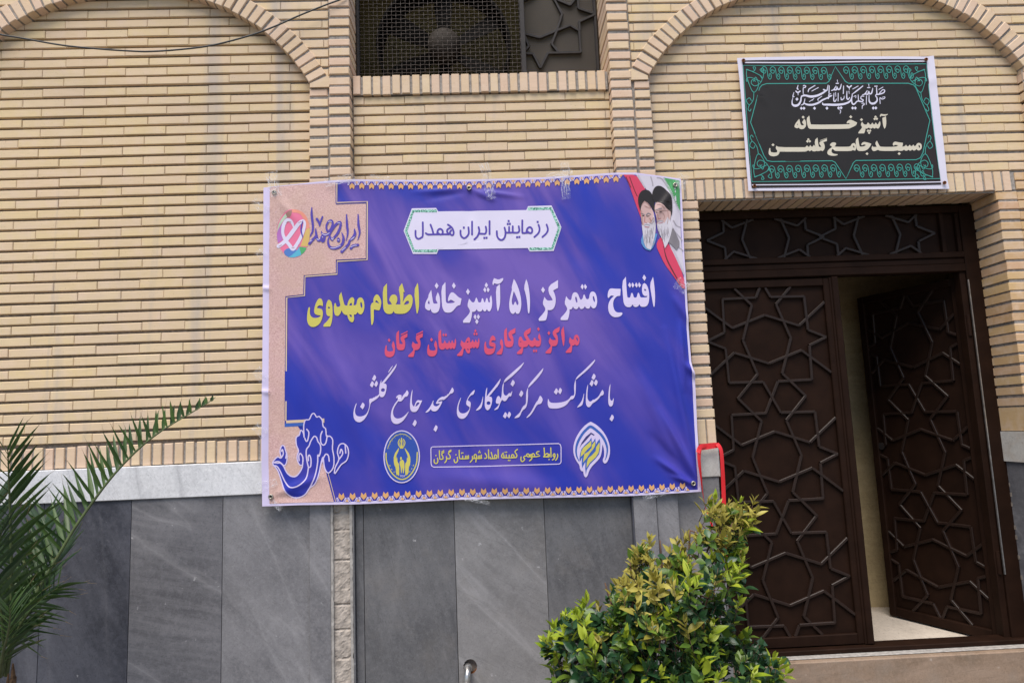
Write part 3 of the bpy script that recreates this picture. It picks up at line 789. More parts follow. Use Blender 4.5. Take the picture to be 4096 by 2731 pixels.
class Surf:
    def __init__(s, Y, h, res=0.03): s.Y = Y; s.h = h; s.res = res
def ridge(x, z, a, b, w, amp):
    dx, dz = b[0]-a[0], b[1]-a[1]; l2 = dx*dx+dz*dz
    t = max(0.0, min(1.0, ((x-a[0])*dx+(z-a[1])*dz)/l2))
    d = hypot(x-a[0]-t*dx, z-a[1]-t*dz)
    return amp*sin(pi*min(1, max(0, t*0.9+0.05)))*math.exp(-(d/w)**2)
def _px(u, v):
    p = P(u, v, -0.07); return (p.x, p.z)
RIDGES = [(_px(*a), _px(*b), w, amp) for a, b, w, amp in [
    ((2660,1320),(2790,1960),0.020,-0.014), ((2720,1290),(2735,1560),0.013,-0.013), ((2640,1640),(2790,1930),0.017,-0.016), ((2600,1740),(2780,1940),0.020,0.010),
    ((2740,1450),(2790,1520),0.014,-0.018), ((2760,1560),(2800,1760),0.016,0.010), ((2620,1830),(2770,1935),0.014,-0.012), ((2690,1180),(2760,1300),0.016,-0.008),
    ((2560,1500),(2700,1850),0.03,-0.010), ((2680,1900),(2770,1935),0.010,-0.010),
    ((1876,760),(1650,770),0.012,-0.005), ((1876,760),(2100,790),0.012,-0.006), ((1876,755),(1880,900),0.02,0.005), ((1876,760),(1700,800),0.016,0.004), ((1900,770),(1980,800),0.010,-0.008),
    ((1100,775),(1200,900),0.02,-0.005), ((1100,775),(1115,950),0.014,-0.004), ((1080,1985),(1300,1900),0.022,-0.006), ((1080,1985),(1250,1990),0.014,0.004),
    ((2700,745),(2600,900),0.02,-0.006), ((2700,745),(2690,980),0.014,-0.005), ((1900,1150),(2150,1700),0.06,-0.007), ((1300,1350),(1500,1900),0.05,-0.007), ((1600,1300),(1900,1900),0.05,0.006),
    ((1200,1250),(1210,1700),0.03,-0.005), ((2300,1050),(2420,1400),0.05,-0.006), ((1700,1900),(2300,1960),0.05,-0.008), ((1050,1150),(1085,1160),0.01,-0.006), ((1050,1560),(1085,1575),0.01,-0.007), ((1050,1500),(1050,1950),0.02,-0.008)]]
def hban(x, z):
    y = -0.006*mnoise.noise(Vector((x*1.7, 0.3, z*2.3))) - 0.0028*mnoise.noise(Vector((x*4.5+z*2, 1.7, z*3.5))) - 0.0014*mnoise.noise(Vector((x*9+z*5, 5, z*7)))
    for a, b, w, amp in RIDGES:
        if abs(x-(a[0]+b[0])/2) < abs(a[0]-b[0])/2+3*w and abs(z-(a[1]+b[1])/2) < abs(a[1]-b[1])/2+3*w: y += 1.35*ridge(x, z, a, b, w, amp)
    return y if y < 0.002 else 0.002+0.004*(1-math.exp(-(y-0.002)/0.004))
SB = Surf(-0.074, hban, 0.022)

# inks
def ink(name, col, nz=0.0, rough=0.42): 
    t = NT(name); t.b.inputs["Specular IOR Level"].default_value = 0.35
    v = t.coord(); f = t.noise(v, 260, 2, 0.6)
    lo = tuple(c*(1-nz) for c in col); hi = tuple(min(1, c*(1+nz)) for c in col)
    t.set(Base_Color=t.ramp(f, [(0.3, lo), (0.7, hi)]) if nz else col, Roughness=rough)
    return t.mat
I = {k: ink('ink_'+k, c) for k, c in dict(white=(0.62,0.55,0.77), lilac=(0.60,0.52,0.76), yellow=(0.56,0.50,0.105), red=(0.62,0.075,0.15), indigo=(0.085,0.055,0.36), cream=(0.62,0.47,0.33),
     orange=(0.66,0.36,0.15), navy=(0.035,0.035,0.17), cobalt=(0.04,0.11,0.42), pink=(0.74,0.17,0.30), coral=(0.74,0.28,0.20), brown=(0.36,0.20,0.17), mint=(0.46,0.58,0.44), violet=(0.44,0.16,0.48),
     gold=(0.62,0.42,0.14), leaf=(0.08,0.38,0.14), cyan=(0.10,0.42,0.58), sky=(0.08,0.19,0.50), green=(0.07,0.30,0.10), black=(0.018,0.013,0.013), skin=(0.54,0.36,0.34), beard=(0.56,0.53,0.59), grey=(0.20,0.18,0.20), maroon=(0.12,0.02,0.03), robe=(0.10,0.26,0.52), flagred=(0.60,0.05,0.11), flagwhite=(0.58,0.54,0.62), mouth=(0.40,0.11,0.13), paper=(0.66,0.62,0.78), shade=(0.36,0.33,0.38), oval=(0.028,0.075,0.36)).items()}
t = NT('banner_blue_print'); t.b.inputs["Specular IOR Level"].default_value = 0.24
v = t.coord(rot=(0,-1.05,0), scale=(0.55,1,2.0)); a = t.noise(v, 1.5, 4, 0.5, 0.5); v2 = t.coord(); b = t.noise(v2, 2.6, 3, 0.5)
c = t.ramp(a, [(0.36,(0.016,0.036,0.38)),(0.45,(0.040,0.045,0.36)),(0.53,(0.095,0.065,0.36)),(0.62,(0.155,0.098,0.41))])
sx = t.n("ShaderNodeSeparateXYZ"); t.l(v2, sx.inputs[0])
# the print deepens to plain blue along its foot and right end
zf = t.ramp(t.math('DIVIDE', t.math('SUBTRACT', sx.outputs[2], 1.30), 1.35), [(0.0, 0.8),(0.4, 0.3),(0.8, 0.0)])
xf = t.ramp(t.math('ADD', t.math('DIVIDE', sx.outputs[0], 2.0), 0.5), [(0.80, 0.0),(0.90, 0.8)])
c = t.mix(t.math('MULTIPLY', t.math('MAXIMUM', zf, xf), t.ramp(b, [(0.35, 1.0),(0.7, 0.35)])), c, (0.018,0.030,0.33))
t.set(Base_Color=c, Roughness=0.44); I['blue'] = t.mat
t = NT('banner_kraft_print'); v = t.coord(scale=(1,1,1.6)); f = t.noise(v, 120, 4, 0.7); g = t.noise(v, 4, 3)
c = t.ramp(f, [(0.34,(0.44,0.245,0.235)),(0.66,(0.70,0.48,0.455))]); c = t.mix(t.ramp(g, [(0.45,0.0),(0.7,0.4)]), c, (0.55,0.38,0.27))
t.set(Base_Color=c, Roughness=0.45); I['kraft'] = t.mat
t = NT('green_tile_print'); v = t.coord(); f = t.noise(v, 170, 1, 0.5); t.set(Base_Color=t.ramp(f, [(0.42,(0.03,0.14,0.10)),(0.5,(0.20,0.52,0.40)),(0.62,(0.42,0.66,0.58))]), Roughness=0.42); I['tile'] = t.mat

banner = thing('banner', 'large blue and purple printed banner taped across the brick wall left of the doorway', 'banner')
top = rs('1055,752 1160,740 1272,727 1345,721 1425,718 1560,719 1723,720 1876,718 2000,714 2172,709 2320,700 2461,691 2542,690.5 2640,704 2723,716')
bot = rs('1049,2024 1120,2022 1200,2019 1420,2016 1620,2008 1819,1998 2000,1994 2280,1988 2535,1982 2680,1973 2804,1965')
lef = rs('1055,752 1053,1000 1050,1300 1049,1600 1047,1850 1049,2024')
rig = rs('2723,716 2729,820 2738,1033 2746.5,1160 2755,1317 2765.6,1449 2779,1513 2787,1640 2795,1810 2804,1965')
def along(pts, t):
    L = [0]
    for a, b in zip(pts[:-1], pts[1:]): L.append(L[-1]+hypot(b[0]-a[0], b[1]-a[1]))
    d = t*L[-1]
    for i in range(len(L)-1):
        if d <= L[i+1] or i == len(L)-2:
            q = (d-L[i])/(L[i+1]-L[i]); return (pts[i][0]+q*(pts[i+1][0]-pts[i][0]), pts[i][1]+q*(pts[i+1][1]-pts[i][1]))
def coons(top, bot, lef, rig, s, t):
    a, b, c, d = along(top, s), along(bot, s), along(lef, t), along(rig, t)
    p00, p10, p01, p11 = top[0], top[-1], bot[0], bot[-1]
    return tuple((1-t)*a[i]+t*b[i]+(1-s)*c[i]+s*d[i]-((1-s)*(1-t)*p00[i]+s*(1-t)*p10[i]+(1-s)*t*p01[i]+s*t*p11[i]) for i in (0, 1))
def sheet_mesh(name, surf, tb, n, m, mat, parent, off=0.0, label=None, thick=0.0012):
    mb = MB(); vs = []
    for j in range(m+1):
        for i in range(n+1):
            p = P(*coons(*tb, i/n, j/m), surf.Y); vs.append((p.x, surf.Y+surf.h(p.x, p.z)-off, p.z))
    fs = [(j*(n+1)+i, (j+1)*(n+1)+i, (j+1)*(n+1)+i+1, j*(n+1)+i+1) for j in range(m) for i in range(n)]
    mb.add(vs, fs)
    mb.add([(x, y+thick, z) for x, y, z in vs], [f[::-1] for f in fs])
    return mb.build(name, mat, parent, smooth=True, label=label, recalc=False)
BORDERS = None
def margin(name, surf, outer, inner, mat, parent, n=200):
    """pale edge of a printed sheet: a frame between the outer and the inner outline"""
    mb = MB()
    for o_, i_ in zip(outer, inner):
        vs = []
        for j in range(n+1):
            a, b = along(o_, j/n), along(i_, j/n)
            for q in (0, 0.34, 0.67, 1.02):
                p = P(a[0]+(b[0]-a[0])*q, a[1]+(b[1]-a[1])*q, surf.Y); vs.append((p.x, surf.Y+surf.h(p.x, p.z)+(0.0004 if q > 1 else 0), p.z))
        mb.add(vs, [(j*4+k, j*4+k+1, j*4+k+5, j*4+k+4) for j in range(n) for k in range(3)])
        mb.add([(x, y+0.0012, z) for x, y, z in vs], [(j*4+k, j*4+k+4, j*4+k+5, j*4+k+1) for j in range(n) for k in range(3)])
    return mb.build(name, mat, parent, smooth=True, recalc=False)
# blue field inside the pale margin
topi = rs('1340,730 1425,726.5 1560,727 1723,728 1876,727 2000,722 2172,717 2320,708 2461,699 2510,698')
itop = rs('1081,752 1180,741 1272,735 1345,730 1425,726 1560,727 1723,728 1876,727 2000,722 2172,717 2320,708 2461,699 2542,699 2640,712 2716,724')
ibot = rs('1079,2013 1200,2009 1420,2005 1620,1997 1819,1988 2000,1983 2280,1978 2535,1972 2680,1964 2790,1957')
ilef = rs('1081,752 1078,1000 1076,1300 1075,1600 1074,1850 1079,2013')
irig = rs('2716,724 2721,820 2730,1033 2738,1160 2747,1317 2757,1449 2768,1513 2776,1640 2783,1810 2790,1957')
sheet_mesh('blue_field', SB, (itop, ibot, ilef, irig), 230, 170, I['blue'], banner, 0.0, thick=0.0012)
margin('white_margin', SB, (top, bot, lef, rig), (itop, ibot, ilef, irig), I['white'], banner)
# kraft paper panel with stepped edge
pr = Print(SB, layer=2)
pr.poly('1081,752 1180,741 1272,735 1342.4,731 1342.4,816 1463.6,811.6 1463.6,1035 1343.7,1041 1343.7,1092 1214.8,1101 1212.7,1177 1141.6,1185 1140,1400 1138,1706 1190,1703 1215,1740 1240,1800 1290,1850 1306,1894 1336,2006 1200,2009 1079,2013 1074,1850 1075,1600 1076,1300 1078,1000', soft=0)
pr.build('kraft_panel', I['kraft'], banner)
pr = Print(SB, layer=3)
edge = '1347.5,733 1347.5,811 1469,806 1469,1040 1349,1046 1349,1097 1220,1106 1218,1182 1147,1190 1145,1400 1143,1682'
pr.stroke(edge, 5, k=1, caps=False)
pr.stroke('1466,809 1466,1038', 1.6, 1, k=1); pr.stroke('1344,818 1465,813', 3, 1, k=1); pr.stroke('1344,1041 1465,1036', 3.5, 1, k=1)
pr.poly('1144,1681 1297,1673 1297,1690 1285,1690 1285,1686 1144,1692', soft=0)
pr.poly('1138,1693 1285,1687 1285,1701 1190,1704 1138,1707', mi=2, soft=0)
pr.stroke('1313,1892 1343,2005', 2.5, k=1)
pr.build('stepped_trim', [I['cream'], I['navy'], I['cobalt']], banner)

# saw-tooth braid along the head and the foot
def braid(xs, ys, flip, parent):
    pr = Print(SB, layer=3); sgn = -1 if flip else 1
    for i in range(len(xs)-1):
        x = xs[i]; w = xs[i+1]-xs[i]; y = ys(x)
        f = lambda pts: [(x+a*w, y+sgn*b*w) for a, b in pts]
        pr.poly(f([(0,0.12),(-0.28,0.42),(-0.2,0.80),(0,0.58),(0.2,0.80),(0.28,0.42)]), soft=0)
        pr.poly(f([(0.28,0),(0.72,0),(0.5,0.26)]), soft=0)
        for sx_ in (-1, 1):
            for o in (0.12, 0.27):
                pr.poly(f([(sx_*(0.05+o),0.02),(sx_*(0.12+o),0.02),(sx_*(0.33+o*0.5),0.36),(sx_*(0.26+o*0.5),0.40)]), mi=1, soft=0)
    return pr.build('braid_trim', [I['orange'], I['lilac']], parent)
ytop = lambda x: next(a[1]+(b[1]-a[1])*(x-a[0])/(b[0]-a[0]) for a, b in zip(itop[:-1], itop[1:]) if x <= b[0])
ybot = lambda x: next(a[1]+(b[1]-a[1])*(x-a[0])/(b[0]-a[0]) for a, b in zip(ibot[:-1], ibot[1:]) if x <= b[0])
braid([1408+39.1*i for i in range(29)], ytop, False, banner)
braid([1366+44.5*i-0.06*i*i for i in range(34)], ybot, True, banner)

# ---- lettering traced letter by letter
pr = Print(SB, layer=3).crop(1220, 1110, 4.9)
pr.polys('''2208,108 2137,258 2180,640 2190,700 2200,712 2212,695 2230,620 2238,540 2236,380 2222,150
1606,120 1524,212 1532,570 1545,640 1575,690 1620,714 1680,714 1715,700 1738,652 1752,690 1785,710 1910,714 1980,700 2045,650 2090,575 2112,490 2114,420 2098,365 2070,335 2040,335 2000,360 1950,425 1917,488 1932,370 1930,285 1952,290 1952,275 1904,112 1835,212 1860,340 1872,440 1872,530 1778,528 1806,480 1816,420 1800,365 1770,338 1735,333 1700,345 1670,380 1656,425 1656,458 1680,480 1702,525 1690,530 1640,532 1622,515 1612,470 1610,140 | 1937,536 1960,500 1990,462 2020,456 2040,470 2043,500 2020,520 1985,532
1412,330 1380,345 1350,390 1340,440 1342,486 1310,500 1290,545 1284,600 1296,900 1305,928 1320,928 1340,880 1352,800 1348,640 1358,626 1440,644 1460,640 1478,600 1494,530 1498,480 1490,440 1465,380 1440,345 | 1378,482 1385,455 1400,448 1420,460 1455,510
712,284 657,380 696,545 680,565 655,576 630,575 615,560 605,510 592,497 580,505 566,560 564,620 572,690 590,735 625,752 655,748 690,710 718,642 745,700 790,733 828,732 840,790 870,845 905,876 935,875 955,850 966,800 955,728 995,724 1020,695 1032,672 1045,700 1080,724 1110,720 1140,680 1160,620 1166,560 1160,480 1140,425 1110,393 1075,390 1040,410 1018,455 1010,520 995,540 952,545 962,490 968,440 955,400 925,384 890,400 855,450 835,510 830,550 785,548 765,510 | 866,550 880,515 905,494 920,505 920,548 | 866,728 890,770 910,778 919,765 916,740 905,728 | 1083,520 1088,485 1100,478 1115,500 1126,560 1120,595 1108,598 1092,570
472,432 445,445 420,500 408,580 410,670 422,730 450,755 494,756 460,815 420,865 368,912 358,940 364,962 490,958 510,915 530,830 539,730 539,620 530,520 510,460 | 450,602 449,585 462,570 480,577 492,602 470,607
290,402 255,420 215,490 188,570 176,650 180,690 205,725 310,745 285,770 230,790 170,790 125,770 100,730 92,680 98,605 90,580 78,576 62,600 45,690 36,790 42,860 65,920 110,960 160,970 215,955 280,910 325,830 345,750 350,690 340,640 320,612 236,595 238,575 265,548 300,540 347,560 351,520 345,470 325,420''')
pr.build('lettering', I['yellow'], banner, label='yellow bold Persian words of the headline')
pr = Print(SB, layer=3).crop(1680, 1090, 4.9)
pr.polys('''222,343 165,445 170,480 120,565 100,640 102,695 130,730 170,748 192,747 208,712 225,765 260,797 315,795 360,770 388,700 396,620 394,530 380,450 350,385 300,510 345,600 335,612 275,613 258,590 240,480 | 153,605 165,570 180,543 194,620 170,617
325,200 288,262 328,325 365,263
497,190 416,290 430,640 450,720 485,775 520,788 590,788 640,760 690,700 730,655 790,638 815,520 810,510 760,490 700,430 660,395 630,388 600,400 570,450 550,510 550,555 562,568 595,535 625,540 685,580 650,597 600,603 530,603 512,580 505,530 500,210
662,197 626,260 666,322 702,262
963,514 925,650 965,715 980,750 975,790 930,850 850,935 842,960 850,985 975,984 995,940 1015,860 1022,770 1030,775 1070,772 1100,745 1113,720 1130,755 1160,773 1190,770 1215,750 1228,718 1245,755 1270,770 1295,755 1311,720 1330,755 1360,770 1385,745 1408,680 1416,590 1410,510 1395,445 1362,510 1372,570 1365,590 1350,592 1338,575 1325,515 1310,503 1295,512 1283,575 1270,590 1255,580 1240,520 1227,505 1212,515 1200,575 1185,592 1155,592 1137,575 1120,510 1105,493 1090,510 1075,570 1050,592 1020,585 990,550
938,318 902,380 942,442 978,380
1298,197 1267,255 1302,306 1333,250
1271,288 1240,342 1276,396 1302,345
1330,288 1303,345 1335,395 1366,341
1080,818 1050,874 1085,927 1112,872
1140,818 1113,872 1145,925 1176,870
1113,908 1082,965 1117,1018 1148,963
1563,228 1484,297 1500,640 1515,740 1526,766 1540,740 1560,660 1573,560 1570,300
1452,110 1430,160 1420,210 1425,245 1438,248 1455,212 1510,230 1560,220 1605,185 1632,140 1630,112 1610,112 1550,140 1510,135
1838,128 1792,298 1806,325 1775,440 1752,560 1746,660 1760,750 1790,800 1820,817 1850,800 1867,770 1885,805 1915,815 1945,800 1970,740 1985,650 1984,560 1965,430 1920,280 1870,170 | 1836,368 1870,430 1905,520 1930,590 1928,625 1910,642 1890,625 1880,585 1865,572 1852,590 1840,630 1822,640 1805,620 1797,570 1805,510
2080,132 2035,295 2065,400 2090,520 2105,660 2113,770 2125,804 2140,800 2150,740 2156,600 2150,440 2130,290 2105,180''')
pr.crop(2140, 1080, 4.704)
pr.polys('''433,190 258,296 250,428 330,555 325,572 240,580 210,555 176,507 140,635 185,705 194,735 190,765 140,835 70,910 66,940 78,960 195,954 215,920 235,830 237,750 250,757 310,754 350,725 380,660 390,580 385,510 365,440 340,387 432,337
147,318 114,378 153,437 187,376
586,493 551,627 595,700 605,730 600,760 555,825 482,900 478,930 490,946 610,942 630,895 648,810 648,738 665,745 690,735 713,688 735,725 775,743 805,725 824,685 845,725 870,740 905,730 936,685 955,720 985,733 1020,728 1043,675 1065,715 1100,730 1130,715 1155,670 1168,600 1162,520 1145,455 1115,415 1075,406 1040,425 1020,480 1015,530 1000,553 970,555 950,535 935,480 922,464 908,475 895,535 875,560 850,560 835,530 810,460 785,430 750,418 715,435 695,480 686,545 670,568 645,565 615,535 | 755,540 757,510 768,502 785,530 797,585 795,615 782,618 765,590 | 1083,530 1085,500 1097,492 1112,515 1126,575 1124,603 1112,605 1095,580
884,267 855,322 891,374 917,312
938,267 915,312 945,374 975,320
1430,344 1400,360 1375,410 1366,470 1368,515 1382,530 1400,510 1420,485 1450,480 1487,487 1440,530 1400,585 1378,650 1374,720 1385,790 1420,850 1470,885 1530,890 1590,878 1630,850 1644,825 1640,805 1620,798 1550,802 1505,775 1480,725 1467,660 1470,600 1490,545 1530,500 1560,490 1603,484 1613,360 1608,352 1530,353
1710,125 1636,225 1660,580 1675,640 1705,685 1745,700 1790,697 1815,680 1836,648 1855,685 1890,697 1920,693 1945,675 1962,645 1985,683 2010,694 2070,692 2110,670 2138,610 2150,520 2145,420 2125,330 2095,270 2062,245 2030,260 2015,320 2012,390 2020,440 2040,475 2070,492 2112,487 2108,505 2090,516 2000,518 1980,510 1960,440 1945,425 1930,440 1915,510 1895,521 1870,520 1855,505 1840,440 1822,428 1805,445 1795,505 1780,520 1755,523 1738,510 1730,460 | 2053,370 2062,353 2080,360 2096,388 2080,392 2058,390
2052,85 2021,146 2060,205 2091,146
1780,231 1751,285 1788,335 1812,285
1833,231 1812,285 1841,333 1870,284
1905,231 1878,284 1914,334 1937,283
1958,229 1937,283 1968,334 1996,282
2220,130 2158,265 2190,480 2225,680 2237,698 2248,685 2258,560 2255,420 2240,260''')
pr.build('lettering', I['white'], banner, label='white bold Persian words of the headline')
pr = Print(SB, layer=3).crop(1520, 1300, 5.6)
pr.polys('''293,355 258,455 295,545 290,575 265,585 215,592 175,583 155,560 150,520 155,465 145,450 130,455 110,530 105,610 115,670 145,705 200,722 255,715 305,685 330,620 338,540 333,450 315,390
203,295 173,338 206,384 236,341
425,120 357,185 368,480 385,530 415,562 510,562 540,540 560,490 565,420 558,350 540,302 610,268 615,180 468,245 458,325 512,415 490,425 440,420 430,390
470,200 618,130 620,155 468,228
735,365 702,460 745,540 745,555 715,600 635,670 628,695 640,714 745,712 770,650 780,560 830,558 875,535 905,470 910,400 900,340 885,302 957,268 962,178 810,240 802,325 858,410 840,420 780,418
812,200 962,128 965,155 812,228
1245,345 1207,445 1248,530 1245,555 1215,572 1150,570 1115,555 1100,520 1102,445 1092,435 1078,440 1060,520 1055,600 1065,650 1095,690 1150,707 1205,700 1255,670 1280,610 1287,530 1282,440 1265,380
1153,283 1122,328 1157,375 1188,328
1368,105 1302,170 1315,470 1330,515 1360,548 1415,550 1445,535 1460,508 1480,535 1510,547 1535,535 1552,505 1570,535 1595,540 1612,525 1622,505 1640,535 1665,538 1690,500 1705,430 1706,360 1692,297 1668,355 1672,395 1655,405 1640,395 1630,350 1618,342 1606,350 1598,398 1580,405 1565,390 1555,348 1545,350 1535,395 1515,408 1485,405 1470,385 1455,340 1442,350 1430,400 1405,412 1380,400 1376,370
1422,182 1398,222 1428,263 1448,222
1475,182 1450,222 1478,262 1503,220
1826,338 1795,435 1838,505 1840,525 1800,590 1730,660 1724,680 1735,692 1840,690 1862,630 1875,535 1905,532 1925,580 1950,625 1985,640 2010,625 2023,580 2012,525 2050,522 2075,490 2090,515 2115,520 2140,490 2160,518 2190,520 2215,480 2230,400 2228,330 2215,285 2193,340 2195,375 2180,388 2165,370 2150,328 2138,328 2128,375 2110,388 2095,370 2082,330 2068,330 2055,375 2015,388 2020,330 2010,285 1985,270 1955,285 1925,335 1905,390 1870,390 | 1940,390 1955,365 1975,358 1982,375 1975,390 | 1950,535 1970,530 1987,540 1985,560 1972,565
2137,92 2110,135 2138,172 2164,130
2115,160 2090,200 2118,240 2140,200
2165,160 2141,198 2166,240 2190,198''')
pr.crop(1920, 1290, 5.6)
pr.polys('''290,293 255,310 225,370 205,450 205,500 230,535 320,555 290,580 220,590 170,580 145,550 135,500 138,440 125,425 110,435 95,500 92,600 105,665 140,710 200,725 265,710 315,670 340,610 350,530 345,480 320,460 250,440 260,415 295,400 340,412 347,380 335,325
470,370 438,465 480,545 470,585 375,680 370,700 380,720 480,718 505,660 520,560 518,470 500,400
600,118 532,190 548,470 565,525 600,558 680,558 720,540 745,490 752,410 742,330 712,270 788,235 795,122 640,205 635,310 700,405 685,418 625,420 608,400
1137,118 987,200 980,300 1040,395 1030,410 975,412 955,380 930,325 905,315 880,330 860,400 855,480 870,535 900,555 930,555 900,605 830,665 824,690 835,710 935,706 958,650 972,552 1030,550 1065,530 1090,485 1110,525 1150,550 1190,548 1230,515 1250,540 1290,547 1330,535 1360,490 1370,410 1360,320 1325,240 1290,335 1330,395 1315,408 1265,405 1245,385 1235,345 1218,337 1203,350 1195,395 1170,410 1125,405 1090,350 1050,275 1130,232 | 888,433 905,420 925,430 910,445
1303,103 1277,150 1308,196 1338,150
1207,595 1180,633 1208,676 1232,635
1256,595 1232,633 1257,675 1283,632
1783,95 1635,175 1625,275 1700,380 1685,392 1620,395 1595,380 1563,340 1530,440 1580,510 1575,550 1470,655 1464,680 1478,693 1580,690 1602,640 1615,530 1690,530 1725,500 1745,430 1745,350 1725,280 1703,245 1778,205
1540,190 1508,238 1542,287 1572,238
1868,85 1808,190 1835,400 1860,520 1868,527 1878,515 1892,420 1895,320 1885,200
2013,325 1984,430 2030,505 2020,540 1920,645 1918,668 1930,680 2035,675 2058,620 2065,515 2090,518 2110,510 2125,485 2145,512 2175,518 2210,490 2230,420 2225,350 2200,290 2165,268 2125,280 2105,320 2100,370 2080,382 2055,378 | 2155,370 2160,338 2175,335 2195,385 2197,415 2180,415''')
pr.build('lettering', I['red'], banner, label='red bold Persian line')
# slanting pen-written line
pr = Print(SB, layer=3).crop(1400, 1440, 4.9)
pr.polys('''912,72 895,100 780,250 660,400 612,450 600,470 640,470 680,440 790,300 895,155 914,95
840,105 800,150 750,230 747,247 770,230 835,130
617,380 600,420 578,500 570,600 575,680 590,715 620,728 655,720 690,670 712,590 720,520 715,480 695,458 640,455 612,470 | 645,548 615,565 606,590 618,613 645,622 675,610 688,585 675,557
575,660 545,690 525,705 505,705 490,725 465,728 440,750 400,752 380,765 376,800 385,860 375,930 350,1010 310,1065 260,1095 200,1105 150,1095 115,1060 104,1000 112,940 138,850 130,845 105,895 80,990 74,1070 85,1140 115,1190 170,1217 220,1210 270,1175 320,1110 360,1030 385,940 405,835 470,795 540,745 580,700
475,287 432,370 477,413 514,350 505,310
430,408 390,492 435,537 470,475 465,435
515,400 472,485 514,527 550,465 540,425
248,830 203,912 252,965 293,895 280,850
1115,587 1085,640 1040,690 1005,755 1015,720 1012,690 990,676 960,678 920,700 902,735 905,745 935,735 942,760 930,790 880,850 830,940 805,1030 799,1110 815,1190 855,1240 910,1253 970,1240 1040,1190 1100,1110 1150,1015 1145,1010 1095,1065 1030,1120 950,1147 890,1135 855,1095 842,1030 850,970 880,900 945,805 995,812 1030,785 1080,715 1115,716 1140,685 1150,640 1135,605
1222,573 1200,650 1182,780 1175,900 1185,970 1215,1010 1260,1018 1305,1005 1340,960 1380,870 1413,795 1410,785 1390,793 1340,780 1315,790 1285,830 1258,910 1235,895 1215,850 1212,750 1225,600 | 1280,908 1300,850 1325,825 1366,832 1340,875 1310,900
1270,1165 1223,1255 1268,1300 1308,1235 1300,1190
2003,535 1975,590 1945,640 1925,670 1905,668 1895,695 1875,697 1850,715 1810,714 1760,735 1710,785 1683,845 1700,858 1760,845 1740,880 1700,905 1655,900 1630,870 1630,830 1638,795 1630,788 1605,845 1560,930 1478,1022 1490,1029 1540,1010 1585,955 1600,985 1630,1005 1690,1000 1740,950 1790,860 1808,815 1800,800 1720,820 1750,785 1800,775 1840,780 1870,755 1920,710 1965,655 2005,652 2030,620 2036,590 2020,550
1680,1270 1635,1360 1680,1405 1720,1330 1710,1290''')
pr.crop(1800, 1430, 6.189)
pr.polys('''605,800 560,830 490,915 430,1020 400,1110 405,1165 450,1200 488,1225 480,1275 440,1330 380,1370 310,1382 255,1365 220,1320 207,1260 220,1160 275,995 268,988 235,1050 190,1170 170,1290 172,1390 195,1460 245,1505 300,1515 360,1500 420,1440 475,1340 505,1230 515,1150 510,1110 490,1085 445,1060 440,1040 480,970 530,925 585,912 616,815
815,955 800,1020 775,1120 730,1200 645,1295 645,1310 700,1300 770,1250 795,1180 810,1100 822,980
1250,520 1220,560 1100,720 970,880 905,965 920,985 975,955 1100,800 1210,670 1252,550
915,740 890,800 875,900 862,1050 858,1170 870,1240 910,1300 950,1300 1000,1240 1035,1130 1046,1040 1035,985 1000,962 930,960 905,965 912,880 922,750 | 955,1078 915,1095 903,1125 918,1160 955,1170 990,1155 1006,1125 990,1092
1825,120 1760,180 1600,320 1440,460 1360,535 1328,615 1340,620 1500,500 1600,410 1750,260 1828,140
1325,620 1295,700 1285,850 1275,960 1255,1020 1235,970 1200,945 1165,970 1140,1050 1133,1110 1155,1138 1215,1143 1180,1205 1095,1285 1100,1298 1180,1275 1215,1210 1250,1105 1293,1035 1310,1065 1355,1082 1395,1060 1440,985 1470,955 1495,963 1520,940 1540,835 1530,830 1505,885 1475,872 1445,890 1415,930 1375,942 1340,920 1320,860 1320,760 1332,640
1550,550 1495,660 1552,720 1604,640 1595,590
1363,1345 1310,1452 1367,1507 1415,1420 1400,1370
1460,1335 1410,1440 1463,1500 1512,1415 1500,1365
2305,260 2200,380 2060,540 1960,660 1928,740 1940,745 2060,630 2180,500 2280,360 2312,275
1925,750 1900,810 1880,900 1880,1100 1870,1155 1800,1210 1760,1290 1730,1360 1600,1475 1602,1498 1700,1480 1740,1430 1780,1320 1870,1250 1900,1190 1920,1090 1930,950 1925,850 1930,755
1760,810 1705,920 1762,978 1813,900 1805,850
2230,938 2195,1000 2180,1050 2120,1120 2080,1200 2010,1340 1890,1480 1900,1493 1980,1440 2060,1330 2130,1200 2180,1150 2250,1145 2285,1080 2293,1030 2275,985''')
pr.crop(2120, 1420, 5.6)
